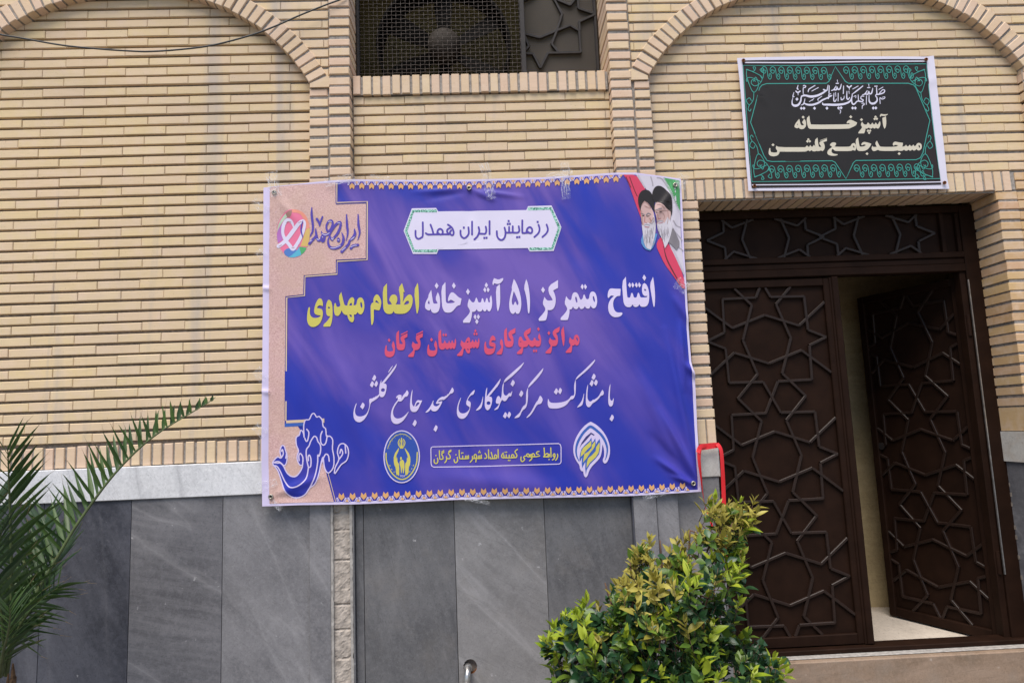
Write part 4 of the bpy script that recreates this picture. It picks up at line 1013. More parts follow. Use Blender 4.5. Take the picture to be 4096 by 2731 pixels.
pr.polys('''1450,103 1350,200 1200,350 1060,470 1018,545 1030,550 1130,465 1300,320 1420,190 1460,115
1015,555 990,650 985,740 995,860 975,908 945,905 915,920 880,975 830,1015 740,1050 600,1070 480,1068 435,1045 415,985 405,980 395,1040 395,1110 415,1165 450,1190 530,1198 640,1190 740,1160 820,1110 865,1050 905,995 970,982 1005,920 1022,830 1027,700 1022,560
585,738 533,830 587,885 628,815 615,765
670,730 625,820 675,878 717,800 705,755
1205,855 1185,950 1150,1040 1057,1160 1060,1172 1110,1155 1160,1125 1185,1080 1200,980 1213,870
1292,660 1270,740 1255,880 1248,1020 1255,1110 1290,1160 1320,1165 1350,1150 1405,1070 1435,1063 1530,985 1580,910 1615,905 1645,880 1653,840 1640,800 1617,775 1580,840 1545,910 1520,935 1500,960 1475,968 1450,995 1410,995 1370,1035 1335,1040 1305,1010 1285,960 1285,850 1300,680
1422,413 1374,512 1427,562 1470,490 1460,440
1380,553 1331,648 1383,702 1425,625 1415,575
1470,545 1428,632 1475,690 1516,620 1505,570
1795,645 1770,730 1755,870 1750,1030 1760,1110 1790,1150 1825,1150 1855,1110 1868,1040 1875,970 1865,965 1850,1010 1825,1022 1795,1000 1785,930 1790,800 1800,660
1830,1328 1780,1435 1832,1483 1878,1410 1868,1355''')
pr.build('lettering', I['lilac'], banner, label='white slanting handwritten Persian line')
# cartouche with the purple line
pr = Print(SB, layer=3).crop(1600, 810, 3.5636)
pr.poly('170,85 515,80 545,130 1800,108 1825,52 2160,42 2300,350 2295,375 2190,690 1850,700 1820,650 550,672 525,735 185,735 52,405', soft=0)
pr.layer = 4
for pl in ('525,122 187,124 86,408 200,692 532,690', '1820,93 2150,85 2272,362 2168,658 1845,663'): pr.stroke(pl, 40, 1, k=1, caps=False)
pr.build('cartouche', [I['paper'], I['tile']], banner, label='white cartouche with green tiled ends')
pr = Print(SB, layer=5).crop(1600, 810, 3.5636)
pr.strokes('''325,285 325,470 300,505 265,520 235,505 222,465 222,405
435,318 458,380 478,452
368,440 400,458 470,458 560,456
530,455 540,400 572,378 605,400 608,440 580,460 545,440
600,456 650,456 700,456
683,318 740,362 765,425 755,465 725,460 712,430 730,400
700,456 672,420 680,385 715,365
975,355 980,440 950,490 915,510 880,490 863,450 863,402
1027,272 1027,458
1120,352 1130,410 1105,480 1060,528
1130,445 1175,447 1215,445 1230,400 1222,345
1276,267 1276,453
1490,360 1505,430 1490,500 1455,535 1415,525 1385,480 1380,410
1500,430 1555,432 1600,430
1555,350 1555,428
1607,340 1607,428
1600,430 1640,432 1680,430 1700,400 1692,340
1743,257 1743,420 1760,435 1795,435 1830,430
1800,430 1815,375 1850,352 1880,375 1882,420 1855,438 1820,415
1975,318 1990,380 1970,440 1915,492
2090,315 2108,385 2085,440 2030,492''', 26)
for x, y in ((910,360),(1202,506),(1234,504),(1549,265),(1535,307),(1566,306),(1669,496),(1701,493),(1962,277)): pr.sq(x, y, 27, 30)
pr.build('lettering', I['indigo'], banner, label='purple Persian line inside the white cartouche')
# small yellow line in its rounded frame
pr = Print(SB, layer=3).crop(1710, 1760, 4.2764)
pr.stroke('85,113 800,92 1500,77 2240,55 2270,75 2283,120 2283,370 2270,392 2250,405 1500,427 800,448 105,458 75,440 62,400 58,150 66,125', 15, 1, k=1, closed=True)
pr.strokes('''2222,235 2225,280 2205,325 2190,340
2170,228 2150,245 2150,272 2172,282 2182,262 2172,230
2178,265 2168,310 2135,335
2107,128 2112,285
2080,235 2080,280 2030,283 1985,282
1993,130 2003,275
1985,280 2020,240 2050,225 2065,250 2050,275 2010,282
1908,190 1872,200 1865,230 1895,240
1918,265 1860,280 1800,280
1830,280 1825,240 1800,228 1786,252 1795,280
1772,240 1755,258 1765,286 1785,280 1783,250
1784,265 1782,315 1745,350
1740,285 1735,240 1705,235 1695,260 1720,285
1695,268 1660,272 1645,298 1662,320 1640,355 1610,360 1597,330 1600,285
1538,155 1500,185 1502,210 1527,250 1520,290 1480,297
1480,297 1475,255 1450,245 1437,270 1450,297
1310,299 1390,300 1480,297
1397,252 1397,297
1347,247 1347,297
1295,215 1268,262 1275,292 1308,298 1302,245
1207,158 1211,303
1182,307 1185,268 1160,248 1146,272 1156,307
1072,313 1120,312 1180,308
1090,205 1116,302
1070,288 1078,312
1043,162 1048,312
985,222 1010,265 1008,302 978,308
830,310 880,311 928,306
921,250 921,303
895,264 895,305
870,268 870,308
838,310 803,300 803,252 826,242 840,280 832,330 826,370
768,272 766,330 730,375
768,311 840,312
562,316 640,316 702,312
701,262 701,310
676,268 676,312
651,268 651,312
602,270 602,314
542,172 547,300 570,316
510,290 515,350 490,380 465,375 455,330
400,188 364,212 364,236 387,270 385,310 355,315 328,310
365,190 402,168
325,280 325,340 298,382
280,207 247,227 247,250 264,285 260,320 225,325
245,200 280,178
203,178 210,310 230,325
170,305 178,350 165,390 135,395 115,370 115,330''', 19)
for x, y in ((2078,328),(1328,205),(1352,203),(1384,343),(1408,343),(889,184),(877,209),(901,208),(584,219),(606,217),(487,248),(145,262)): pr.dot(x, y, 13, ry=15)
pr.build('lettering', [I['yellow'], I['lilac']], banner, label='small yellow Persian line in a white rounded frame')
# ---- heart emblem and brush lettering on the kraft panel
pr = Print(SB, layer=3).crop(1080, 800, 5.88)
mats = [I[k] for k in ('pink','coral','brown','mint','violet','gold','leaf','cyan','sky','paper','mouth')]
pr.ell(555, 795, 389, 567, 0)
pr.layer = 4
pr.poly('530,232 650,232 780,295 870,400 925,570 938,660 850,690 855,560 830,470 780,430 740,360 660,310 540,310', mi=1)
pr.poly('378,328 450,272 530,240 525,340 470,420 410,415', mi=2)
pr.poly('375,330 410,415 330,480 270,570 200,700 178,780 180,700 215,560 285,430', mi=3)
pr.poly('200,700 270,600 300,540 275,680 270,800 305,940 192,1015 170,900 170,820 185,750', mi=4)
pr.poly('850,690 938,665 942,800 928,950 885,1100 720,1090 800,850', mi=5)
pr.poly('690,1100 868,1125 820,1220 740,1288', mi=6)
pr.poly('690,1120 740,1290 680,1325 560,1358 440,1348 560,1270', mi=7)
pr.poly('420,1140 470,1140 640,1180 690,1095 690,1130 560,1270 440,1345 370,1305 332,1250 340,1190', mi=8)
pr.layer = 5
pr.stroke('205,1095 330,1000 440,880 560,720 680,570 780,500 822,560 800,690 740,860 640,1040 545,1160 460,1060 360,930 305,780 325,600 395,490 470,490 530,550 565,660', [90,90,95,95,85,75,60,70,75,80,85,80,75,70,80,85,80,60,20], 9)
pr.layer = 6
pr.strokes('385,540 440,515 500,530;680,550 730,522 790,540;515,1120 545,1135 578,1115;215,1100 280,1060', 9, 10)
pr.build('heart_emblem', mats, banner, label='round many-coloured emblem with a white ribbon heart')
pr = Print(SB, layer=7).crop(1080, 800, 5.88)
for pts, w in (('2075,345 2085,600 2112,780 2065,955', [26,56,44,12]), ('1803,350 1815,600 1832,780 1795,965', [26,56,44,12]), ('990,182 985,350 1012,600 1005,740 955,845', [20,54,52,46,30]), ('955,845 945,870', [30,14]),
               ('1105,455 1150,520 1172,630', [60,52,14]), ('1242,398 1205,490 1175,620', [34,40,12]), ('1470,940 1400,850 1440,740 1530,610 1610,540 1665,540 1650,660 1580,810 1470,930', [56,50,56,60,56,52,56,60,40]),
               ('1480,560 1455,650 1400,730 1345,720 1332,610 1385,510 1450,492 1480,540', [52,50,50,46,44,48,52,50]), ('1210,740 1235,800 1320,825 1400,780', [18,46,60,50]),
               ('1690,768 1732,900 1710,1030 1620,1110 1500,1140 1410,1105 1370,1010 1378,900', [14,56,62,66,64,60,46,30]), ('1985,688 2002,800 1950,900 1882,960 1840,1060 1690,1220', [24,64,70,50,60,70]),
               ('1905,1145 1960,1085 2075,1065', [60,66,60]), ('1078,680 1090,800 1130,945 1190,945 1230,850 1300,830', [22,54,56,50,46,50]), ('1232,850 1222,950 1258,980 1288,900 1290,830', [50,56,52,50,40]),
               ('1080,860 1000,950 932,1030', [50,60,62]), ('780,498 745,620 742,750 778,880', [14,30,34,20])):
    pr.stroke(pts, w)
pr.ell(1615, 945, 38, 54)
pr.layer = 8
for pts in ('1380,520 1420,510 1450,525', '1600,545 1655,555', '1430,1135 1530,1130 1660,1075', '1905,1110 2000,1075 2040,1078', '1225,795 1310,830 1400,780', '1110,920 1140,940 1175,915', '1905,940 1985,880', '1695,1195 1780,1120', '1448,905 1475,935 1495,900', '1600,945 1625,945', '940,985 990,955', '1235,870 1250,885'): pr.stroke(pts, 14, 1)
pr.build('brush_lettering', [I['indigo'], I['paper']], banner, label='purple brush-written Persian words beside the heart emblem')
# ---- cloud bird motif
pr = Print(SB, layer=4).crop(1060, 1630, 4.02)
body = '120,890 200,890 250,890 300,940 350,1040 420,1100 500,1100 570,1020 605,930 560,920 520,840 520,760 540,690 505,600 500,480 550,440 575,360 615,400 630,480 622,300 650,200 710,190 750,110 790,92 830,150 870,140 920,200 935,300 975,340 990,460 1040,455 1090,520 1085,660 1110,800 1100,960 1020,1048 965,980 945,880 935,790 905,880 860,1100 800,1230 720,1290 640,1400 500,1450 380,1400 300,1280 250,1130 200,1000'
tuft = '120,880 200,790 260,810 240,700 270,610 310,620 335,700 355,760 350,870 310,930 250,880 200,862'
wing = '1125,1060 1130,960 1190,830 1165,720 1190,610 1240,575 1290,590 1330,640 1345,740 1310,850 1220,920'
for q in (body, tuft, wing): pr.poly(q, mi=0, soft=2)
pr.layer = 5
for q in (body, tuft, wing): pr.stroke(q, 19, 1, k=3, closed=True)
pr.strokes('''700,960 670,820 665,680 710,610 735,540 790,460 830,480 850,540 890,600 895,690 870,780 850,760 845,900 800,1120 720,1290
130,930 190,940 240,1010 320,1180 400,1270 500,1270 600,1210 670,1120 700,960
670,345 705,400 690,510 665,540 640,490;920,380 895,450 900,560 940,600 980,560 1000,450
550,850 545,770 570,735 610,800 605,920;700,850 695,790 715,760 740,830 735,940 700,960
1035,860 1020,770 980,745 945,800 915,880;265,700 280,670 295,740 265,800;335,810 348,730
1205,730 1225,665 1250,740 1190,830;1290,600 1300,730''', 20, 1)
pr.build('cloud_motif', [I['blue'], I['lilac']], banner, label='blue cloud-scroll motif with white outline')
# ---- oval emblem with two hands
pr = Print(SB, layer=4).crop(1510, 1700, 6.27)
pr.ell(608, 788, 440, 645, 3)
pr.layer = 5
pr.stroke([(608+444*cos(2*pi*i/40), 788+648*sin(2*pi*i/40)) for i in range(40)], 27, 1, k=1, closed=True)
pr.stroke('217,700 228,900 330,1150 470,1300 610,1355 750,1310 880,1170 980,950 997,680', 30, 2)
pr.polys('''535,565 408,745 410,965 465,1080 462,1215 545,1270 550,985 500,910 497,820 478,790 470,860 462,790 540,610
685,565 820,745 828,970 780,1060 785,1210 700,1265 690,970 735,910 738,820 750,790 762,860 765,780 685,600
555,920 575,880 635,862 665,905 680,980 678,1100 660,1200 640,1200 630,1050 605,1200 590,1200 580,1040 560,1010''', 2)
pr.ell(590, 830, 22, 42, 2, 14)
for q, w in (('555,350 520,430 545,520 595,575', 22), ('650,350 690,430 665,520 615,575', 22), ('603,325 603,570', 30), ('575,380 560,470 592,550', 16), ('634,380 650,470 615,550', 16), ('572,575 640,575', 18)): pr.stroke(q, w, 2)
pr.strokes('580,1245 580,1290;605,1245 605,1290;625,1250 640,1270 640,1290 622,1290;660,1250 672,1290 684,1250', 10, 1)
random.seed(5)
for i in range(34):                             # rim writing: a ring of small pen strokes
    a = pi*(1.12+0.78*i/33) if i < 26 else (pi*(0.62+0.22*(i-26)/3) if i < 30 else pi*(0.16+0.2*(i-30)/3))
    rx, ry = (365, 545) if i < 26 else (325, 480)
    x, y = 608+rx*cos(a), 775+ry*sin(a); tx, ty = -sin(a)*rx, cos(a)*ry; l = hypot(tx, ty); tx /= l; ty /= l
    h_ = random.uniform(10, 24); g_ = random.uniform(-4, 4)
    pr.stroke([(x-tx*18, y-ty*18), (x+g_+ty*h_, y-tx*h_), (x+tx*12, y+ty*12)], 11, 2)
    if i % 3 == 0: pr.sq(x-ty*26, y+tx*26, 10, 10, 2)
pr.build('oval_emblem', [I['sky'], I['lilac'], I['yellow'], I['oval']], banner, label='blue oval emblem with two yellow hands round a family')
# ---- arch and flame emblem
pr = Print(SB, layer=4).crop(2260, 1670, 6.03)
pr.poly('612,95 500,165 380,290 270,460 205,640 195,800 225,950 290,1070 345,1135 360,1240 400,1290 435,1290 455,1400 500,1440 545,1400 575,1290 640,1180 760,1060 850,960 885,840 905,640 940,760 945,930 910,1000 915,1070 960,1105 1010,1080 1060,980 1090,830 1075,650 1010,470 900,300 760,170 640,105')
pr.layer = 5
pr.stroke('340,1050 280,920 266,760 310,580 420,390 520,280 615,215 740,290 880,420 980,590 1020,760 1000,930 960,1025', [14,36,44,58,62,62,66,62,60,56,42,28,8], 1)
pr.poly('345,735 400,600 500,460 625,355 715,410 690,430 630,395 560,480 480,570 400,650', mi=2, soft=0)
pr.poly('635,475 590,550 480,650 390,760 360,880 345,1010 365,1050 410,950 400,1100 412,1215 440,1150 490,1060 485,1220 500,1360 525,1250 600,1120 740,980 820,880 845,760 850,600 835,510 790,560 745,640 730,490 690,560 650,600', mi=1, soft=0)
pr.layer = 6
pr.polys('''630,550 560,620 440,720 390,810 370,945 450,870 540,760 620,690 632,640
725,560 645,660 640,730 560,820 465,870 430,1080 520,970 600,850 690,740 728,660
830,590 750,710 740,800 650,900 560,970 525,1080 515,1210 600,1080 740,950 810,840 835,700''', 3, 0)
pr.build('flame_emblem', [I['lilac'], I['cobalt'], I['navy'], I['yellow']], banner, label='white and blue arch emblem with yellow flame')
# ---- flag and portraits
pr = Print(SB, layer=3).crop(2450, 680, 3.137)
pr.poly('295,60 640,98 835,138 852,590 860,900 900,1340 800,1130 720,960 600,600 490,280 410,240', mi=0)
pr.layer = 4
for q in ('480,90 500,160 505,200','560,100 620,120 700,240','760,640 800,700 850,720','760,760 830,830 868,880','780,880 820,960 880,1010'): pr.stroke(q, 16, 6)
pr.poly('135,60 295,60 350,150 412,243 330,330 345,450 362,612 300,450 235,260 180,120', mi=1)
pr.poly('640,100 838,138 848,525 760,370 690,240', mi=2)
pr.poly('545,950 580,860 640,830 690,900 780,1080 890,1330 908,1490 870,1485 760,1330 650,1180 590,1050', mi=1)
pr.layer = 5
def fret(a, b, n, w):
    for i in range(n):
        t0, t1 = i/n, (i+0.62)/n
        p = [(a[0]+(b[0]-a[0])*t, a[1]+(b[1]-a[1])*t) for t in (t0, t1)]
        nx, ny = (b[1]-a[1]), -(b[0]-a[0]); l = hypot(nx, ny); nx *= w/l; ny *= w/l
        pr.stroke([(p[0][0]+nx, p[0][1]+ny), p[0], p[1], (p[1][0]+nx, p[1][1]+ny)], 6, 0 if a[0] < 600 or a[1] > 700 else 0, k=1)
fret((312,70), (405,235), 9, 16); fret((625,110), (700,235), 7, 18); fret((700,240), (848,570), 14, 18); fret((710,900), (890,1320), 18, 20)
for q in ('215,90 270,240 310,330','170,90 230,220'): pr.stroke(q, 9, 7)
pr.stroke('640,960 680,1120 770,1300 860,1450', [6,16,16,8], 3)
for q in ('720,160 735,230','790,180 800,330','760,140 780,200'): pr.stroke(q, 14, 4)
pr.layer = 6
pr.build('flag_print', [I['flagwhite'], I['flagred'], I['green'], I['maroon'], I['leaf'], I['black'], I['shade'], I['maroon']], banner, label='green white and red flag printed in the corner')
rnd_p = random.Random(3)
pr = Print(SB, layer=7).crop(2450, 680, 3.137)
mats = [I[k] for k in ('skin','beard','robe','black','grey','mouth','shade','brown')]
pr.poly('380,810 350,900 400,990 470,1015 520,960 565,800 520,800', mi=2)
pr.layer = 8
pr.poly('350,510 365,430 400,390 450,420 500,500 520,560 530,700 370,700 360,600', mi=0)
pr.layer = 9
pr.poly('366,680 390,700 408,660 460,668 490,660 515,560 532,640 545,700 530,850 480,1000 420,985 390,900 380,800', mi=1, soft=2)
pr.poly('350,515 320,420 320,340 350,275 400,245 460,260 490,300 520,360 535,540 500,490 460,420 400,390 365,430', mi=3, soft=2)
pr.layer = 10
for q, w, m in (('357,545 375,552 396,562', 13, 4), ('424,566 448,545 476,560', 14, 4), ('368,574 396,578', 9, 3), ('428,582 462,580', 9, 3), ('408,585 402,650 430,668', 6, 5), ('406,716 458,720', 10, 5), ('398,694 430,684 464,694', 13, 6), ('470,600 480,660', 8, 7), ('440,770 430,900', 6, 6), ('480,760 470,930', 6, 6), ('410,760 408,860', 6, 6)): pr.stroke(q, w, m)
pr.layer = 11
for q, m in (('352,520 365,520 372,600 376,690 364,640 357,590', 7), ('452,600 470,620 492,640 510,600 515,640 490,672 462,664', 7), ('365,440 400,402 445,430 480,480 440,470 400,450', 7)): pr.stroke(q, 5, m)
for i in range(26):
    x = 392+rnd_p.random()*135; y = 700+rnd_p.random()*190; pr.stroke([(x, y), (x+rnd_p.uniform(-6,6), y+40), (x+(450-x)*0.15, y+75)], 4, 6 if i % 3 else 4, k=2)
pr.build('portrait', mats, banner, label='printed bust of a man in black turban with long white beard')
pr = Print(SB, layer=11).crop(2450, 680, 3.137)
pr.poly('755,730 800,810 850,930 800,1010 760,960 690,900 700,830', mi=4)
pr.layer = 12
pr.poly('525,520 530,430 560,405 620,430 690,500 712,525 725,560 720,640 690,720 560,700 545,600', mi=0)
pr.layer = 13
pr.poly('705,515 728,525 728,600 705,625', mi=0)
pr.poly('556,690 575,655 615,650 650,670 690,590 720,640 750,720 720,850 690,930 655,985 620,860 570,770', mi=1, soft=2)
pr.poly('493,300 520,225 570,198 630,220 690,280 735,340 745,420 745,540 730,585 725,520 690,500 620,430 560,402 522,405 500,370', mi=3, soft=2)
pr.layer = 14
for q, w, m in (('530,522 560,516 612,516 695,512', 5, 7), ('535,508 558,502', 11, 4), ('570,498 606,490', 12, 4), ('540,536 556,540', 9, 3), ('585,530 612,530', 9, 3), ('572,545 604,545 618,520', 5, 7), ('560,560 574,620 602,608', 6, 5), ('576,672 626,666', 8, 5), ('560,650 590,640 630,645', 12, 6), ('640,760 650,900', 6, 6), ('690,720 680,860', 6, 6), ('600,740 615,830', 6, 6)): pr.stroke(q, w, m)
pr.layer = 15
for q, m in (('690,520 696,600 684,680', 7), ('545,600 556,640 552,690', 7), ('625,545 650,580 640,620', 7), ('560,440 600,445 650,490', 7)): pr.stroke(q, 5, m)
for i in range(22):
    x = 575+rnd_p.random()*130; y = 690+rnd_p.random()*170; pr.stroke([(x, y), (x+rnd_p.uniform(-6,6), y+40), (x+(650-x)*0.15, y+75)], 4, 6 if i % 3 else 4, k=2)
pr.build('portrait', mats, banner, label='printed bust of a man in black turban and glasses with white beard')

# ---- grommets and clear tape
def grommet(x, y, surf, parent, mat, r=0.0125, name='grommet'):
    p = P(x, y, surf.Y); yy = surf.Y + surf.h(p.x, p.z) - 0.009; mb = MB(); n = 16; prof = [(0.45,0.003),(0.5,-0.001),(0.78,-0.0035),(1.0,0.0),(1.0,0.004)]; vs = []
    for j in range(n):
        a = 2*pi*j/n
        for q, d in prof: vs.append((p.x+r*q*cos(a), yy+d, p.z+r*q*sin(a)))
    k = len(prof); mb.add(vs, [(j*k+i, j*k+i+1, ((j+1)%n)*k+i+1, ((j+1)%n)*k+i) for j in range(n) for i in range(k-1)])
    mb.add([(p.x+r*0.45*cos(2*pi*j/n), yy+0.003, p.z+r*0.45*sin(2*pi*j/n)) for j in range(n)], [tuple(range(n))], 1)
    return mb.build(name, [mat, M['dark_metal']], parent, smooth=True)
M['brass'] = plain('dull_nickel', (0.42,0.39,0.33), 0.35, 0.5, 0.8, nz=0.3, nscale=200)
for x, y in ((1876,754),(1100,773),(2699,743),(1085,1985),(2771,1932)): grommet(x, y, SB, banner, M['brass'])
t = NT('clear_tape'); t.set(Base_Color=(0.9,0.9,0.95), Roughness=0.18); trn = t.n("ShaderNodeBsdfTransparent"); mx = t.n("ShaderNodeMixShader")
v = t.coord(scale=(1,1,1)); f = t.noise(v, 70, 4, 0.7, 1.5)
t.l(t.ramp(f, [(0.40, 0.97), (0.58, 0.86), (0.68, 0.35)]), mx.inputs[0]); t.l(t.b.outputs[0], mx.inputs[1]); t.l(trn.outputs[0], mx.inputs[2]); t.l(mx.outputs[0], t.out.inputs[0])
t.bump(f, 0.9, 0.004); M['tape'] = t.mat
t = NT('tape_crease'); t.set(Base_Color=(0.72,0.72,0.76), Roughness=0.2); M['crease'] = t.mat
def tape(a, b, w, parent, creases=5):
    """crumpled strip of clear tape from a to b (photo pixels), half on the sheet, half on the wall"""
    mb = MB(); n = 14; ux, uy = b[0]-a[0], b[1]-a[1]; l = hypot(ux, uy); nx, ny = -uy/l*w/2, ux/l*w/2; vs = []
    def at(s_, t_):
        p = P(a[0]+ux*s_+nx*t_, a[1]+uy*s_+ny*t_, SB.Y)
        return (p.x, SB.Y-0.0105+hban(p.x, p.z)+0.002*mnoise.noise(p*60), p.z)
    for i in range(n+1):
        for e in (-1, -0.4, 0.3, 1): vs.append(at(i/n, e*(1+0.1*J(0,1))))
    mb.add(vs, [(i*4+j, i*4+j+1, i*4+j+5, i*4+j+4) for i in range(n) for j in range(3)])
    for _ in range(creases):
        s0 = random.random(); e0 = random.uniform(-1, 1); ln = random.uniform(0.12, 0.4)
        pts = [Vector(at(min(1, max(0, s0+ln*q)), e0+0.8*q*random.uniform(-1,1)))+Vector((0,-0.0015,0)) for q in (-0.5, -0.1, 0.25, 0.6)]
        mb.tube(pts, [0.0003, 0.0009, 0.0008, 0.0002], 4, 1)
    return mb.build('tape', [M['tape'], M['crease']], parent, recalc=False)
random.seed(11)
for a, b, w, c in (((1935,655),(1965,800),38,9), ((2258,650),(2262,800),36,8), ((1085,690),(1110,790),46,12), ((1300,735),(1420,712),34,8), ((2185,712),(2290,690),26,6), ((2700,720),(2745,735),60,5), ((1020,800),(1070,850),40,7),
                   ((1035,1000),(1062,1030),40,5), ((1025,1480),(1065,1520),40,5), ((1022,1700),(1062,1740),40,5), ((1030,1950),(1110,1925),34,6), ((1090,2005),(1130,2035),24,4), ((1860,1992),(1960,2012),16,5), ((2570,1990),(2660,1965),24,5), ((2700,1130),(2750,1160),50,4), ((1480,706),(1560,716),14,2)):
    tape(a, b, w, banner, c)

# ------------------------------------------------------------------ black sign over the door
hs_corner = [(_px(3000,300), _px(3090,420)), (_px(3780,300), _px(3640,330))]
def hsign(x, z):
    y = -0.0022*mnoise.noise(Vector((x*3, 9.3, z*3.5))) - 0.0009*mnoise.noise(Vector((x*11, 2.1, z*11)))
    for a, b in hs_corner: y += ridge(x, z, a, b, 0.02, -0.004)
    return y
SS = Surf(-0.030, hsign, 0.05)
sign = thing('wall_sign', 'black printed sign with green scroll border hung above the doorway', 'sign')
def m2(txt): return [(2900+x/2.352, 200+y/2.352) for x, y in rs(txt)]
stop = m2('115,75 400,66 900,60 1400,60 1900,62 1968,52'); sbot = m2('222,1325 700,1322 1200,1315 1700,1308 2114,1306')
slef = m2('115,75 135,250 152,430 180,800 205,1130 222,1325'); srig = m2('1968,52 1990,260 2030,620 2070,980 2090,1190 2114,1306')
M['sign_white'] = ink('sign_white', (0.66,0.63,0.74)); M['sign_black'] = ink('sign_black', (0.017,0.008,0.0062), 0.12, 0.5); M['sign_inner'] = ink('sign_inner', (0.0115,0.0085,0.0068), 0.15, 0.5)
M['teal'] = ink('sign_teal', (0.045,0.30,0.25)); M['sign_cream'] = ink('sign_cream', (0.60,0.55,0.44)); M['sign_text'] = ink('sign_text', (0.66,0.64,0.78))
sheet_mesh('vinyl_sheet', SS, (stop, sbot, slef, srig), 60, 44, M['sign_white'], sign, -0.002)
ptop = m2('163,100 500,95 1000,90 1500,88 1897,88'); pbot = m2('251,1298 700,1292 1200,1285 1700,1275 2033,1266')
plef = m2('163,100 175,300 192,600 215,900 240,1200 251,1298'); prig = m2('1897,88 1915,300 1945,640 1990,960 2020,1160 2033,1266')
sheet_mesh('black_panel', SS, (ptop, pbot, plef, prig), 60, 44, M['sign_black'], sign, 0.0, thick=0.0002)
pr = Print(SS, layer=2).crop(2900, 200, 2.352)
inner = '1035,160 975,300 950,318 390,320 345,335 325,360 238,685 365,1000 395,1045 440,1053 1005,1045 1035,1060 1137,1215 1205,1065 1230,1042 1795,1035 1835,1018 1860,970 1925,665 1795,365 1770,335 1720,318 1160,318 1130,300'
pr.poly(inner); pr.build('inner_panel', M['sign_inner'], sign)
pr = Print(SS, layer=3).crop(2900, 200, 2.352)
pr.stroke(inner, 8, 0, k=1, closed=True)
pr.stroke('168,150 700,152 1300,140 1892,134 1920,400 1965,790 2022,1212 1300,1222 700,1236 252,1242 215,800', 7, 0, k=1, closed=True)
pr.stroke('190,122 700,124 1300,112 1897,108', 11, 1, k=1); pr.stroke('255,1272 800,1268 1400,1256 2032,1243', 9, 1, k=1)
def scroll(x, y, r, turn, up, tail):
    pts = []; n = 14
    for i in range(n+1):
        t = i/n; a = (1-t)*turn*2.4*pi + (pi/2 if up else -pi/2); rr = r*(0.25+0.75*t)
        pts.append((x+rr*cos(a), y+rr*sin(a)))
    return pts + tail
def row(xa, ya, xb, yb, n, hgt):
    for i in range(n):
        t = (i+0.5)/n; x = xa+(xb-xa)*t; y = ya+(yb-ya)*t; st = (xb-xa)/n
        q = scroll(x-st*0.12, y-hgt*0.22, hgt*0.2, 1, True, []) 
        pts = [(x-st*0.12+7*cos(a), y-hgt*0.2+9*sin(a)) for a in (2.5, 4.2, 5.8)] + [(x+st*0.16, y-hgt*0.18), (x+st*0.05, y+hgt*0.02), (x-st*0.22, y-hgt*0.06), (x-st*0.34, y-hgt*0.30), (x-st*0.12, y-hgt*0.5), (x+st*0.20, y-hgt*0.42), (x+st*0.34, y-hgt*0.1),
               (x+st*0.42, y+hgt*0.3), (x+st*0.62, y+hgt*0.5), (x+st*0.80, y+hgt*0.36), (x+st*0.76, y+hgt*0.12), (x+st*0.62, y+hgt*0.06), (x+st*0.54, y+hgt*0.2), (x+st*0.64, y+hgt*0.28)]
        pr.stroke(pts, 6.5, 0, k=4)
row(330, 220, 970, 228, 8, 118); row(1100, 222, 1745, 212, 8, 118); row(400, 1152, 1060, 1140, 8, 116); row(1200, 1142, 1845, 1132, 8, 116)
for sx_, ox, ex in ((1, 0, 0), (-1, 2095, 1)):          # corner flourishes, left and right, top and bottom
    for sy_ in (1, -1):
        def f(pts):
            out = []
            for x, y in pts:
                yy = y if sy_ > 0 else 1385 - y
                xx = x + (0.075*(yy-150) if True else 0)
                out.append((xx if sx_ > 0 else ox - x + 0.075*(yy-150) - 25, yy))
            return out
        for q in ([(200,185),(330,250),(322,310),(265,345),(232,320),(245,285),(275,300)], [(200,185),(195,260),(230,380),(262,400),(300,330),(280,260),(255,300)], [(195,188),(262,205),(285,170),(262,165),(270,190)], [(205,290),(190,300),(196,270),(240,265),(320,300)],
                  [(250,400),(240,470),(200,520),(175,480),(205,455),(222,480)], [(200,520),(185,560),(200,580),(212,560)], [(325,250),(345,270),(360,180),(325,190),(345,215)]): pr.stroke(f(q), 6.5, 0)
pr.build('scroll_border', [M['teal'], M['sign_white']], sign)
pr = Print(SS, layer=3).crop(3120, 310, 4.9)
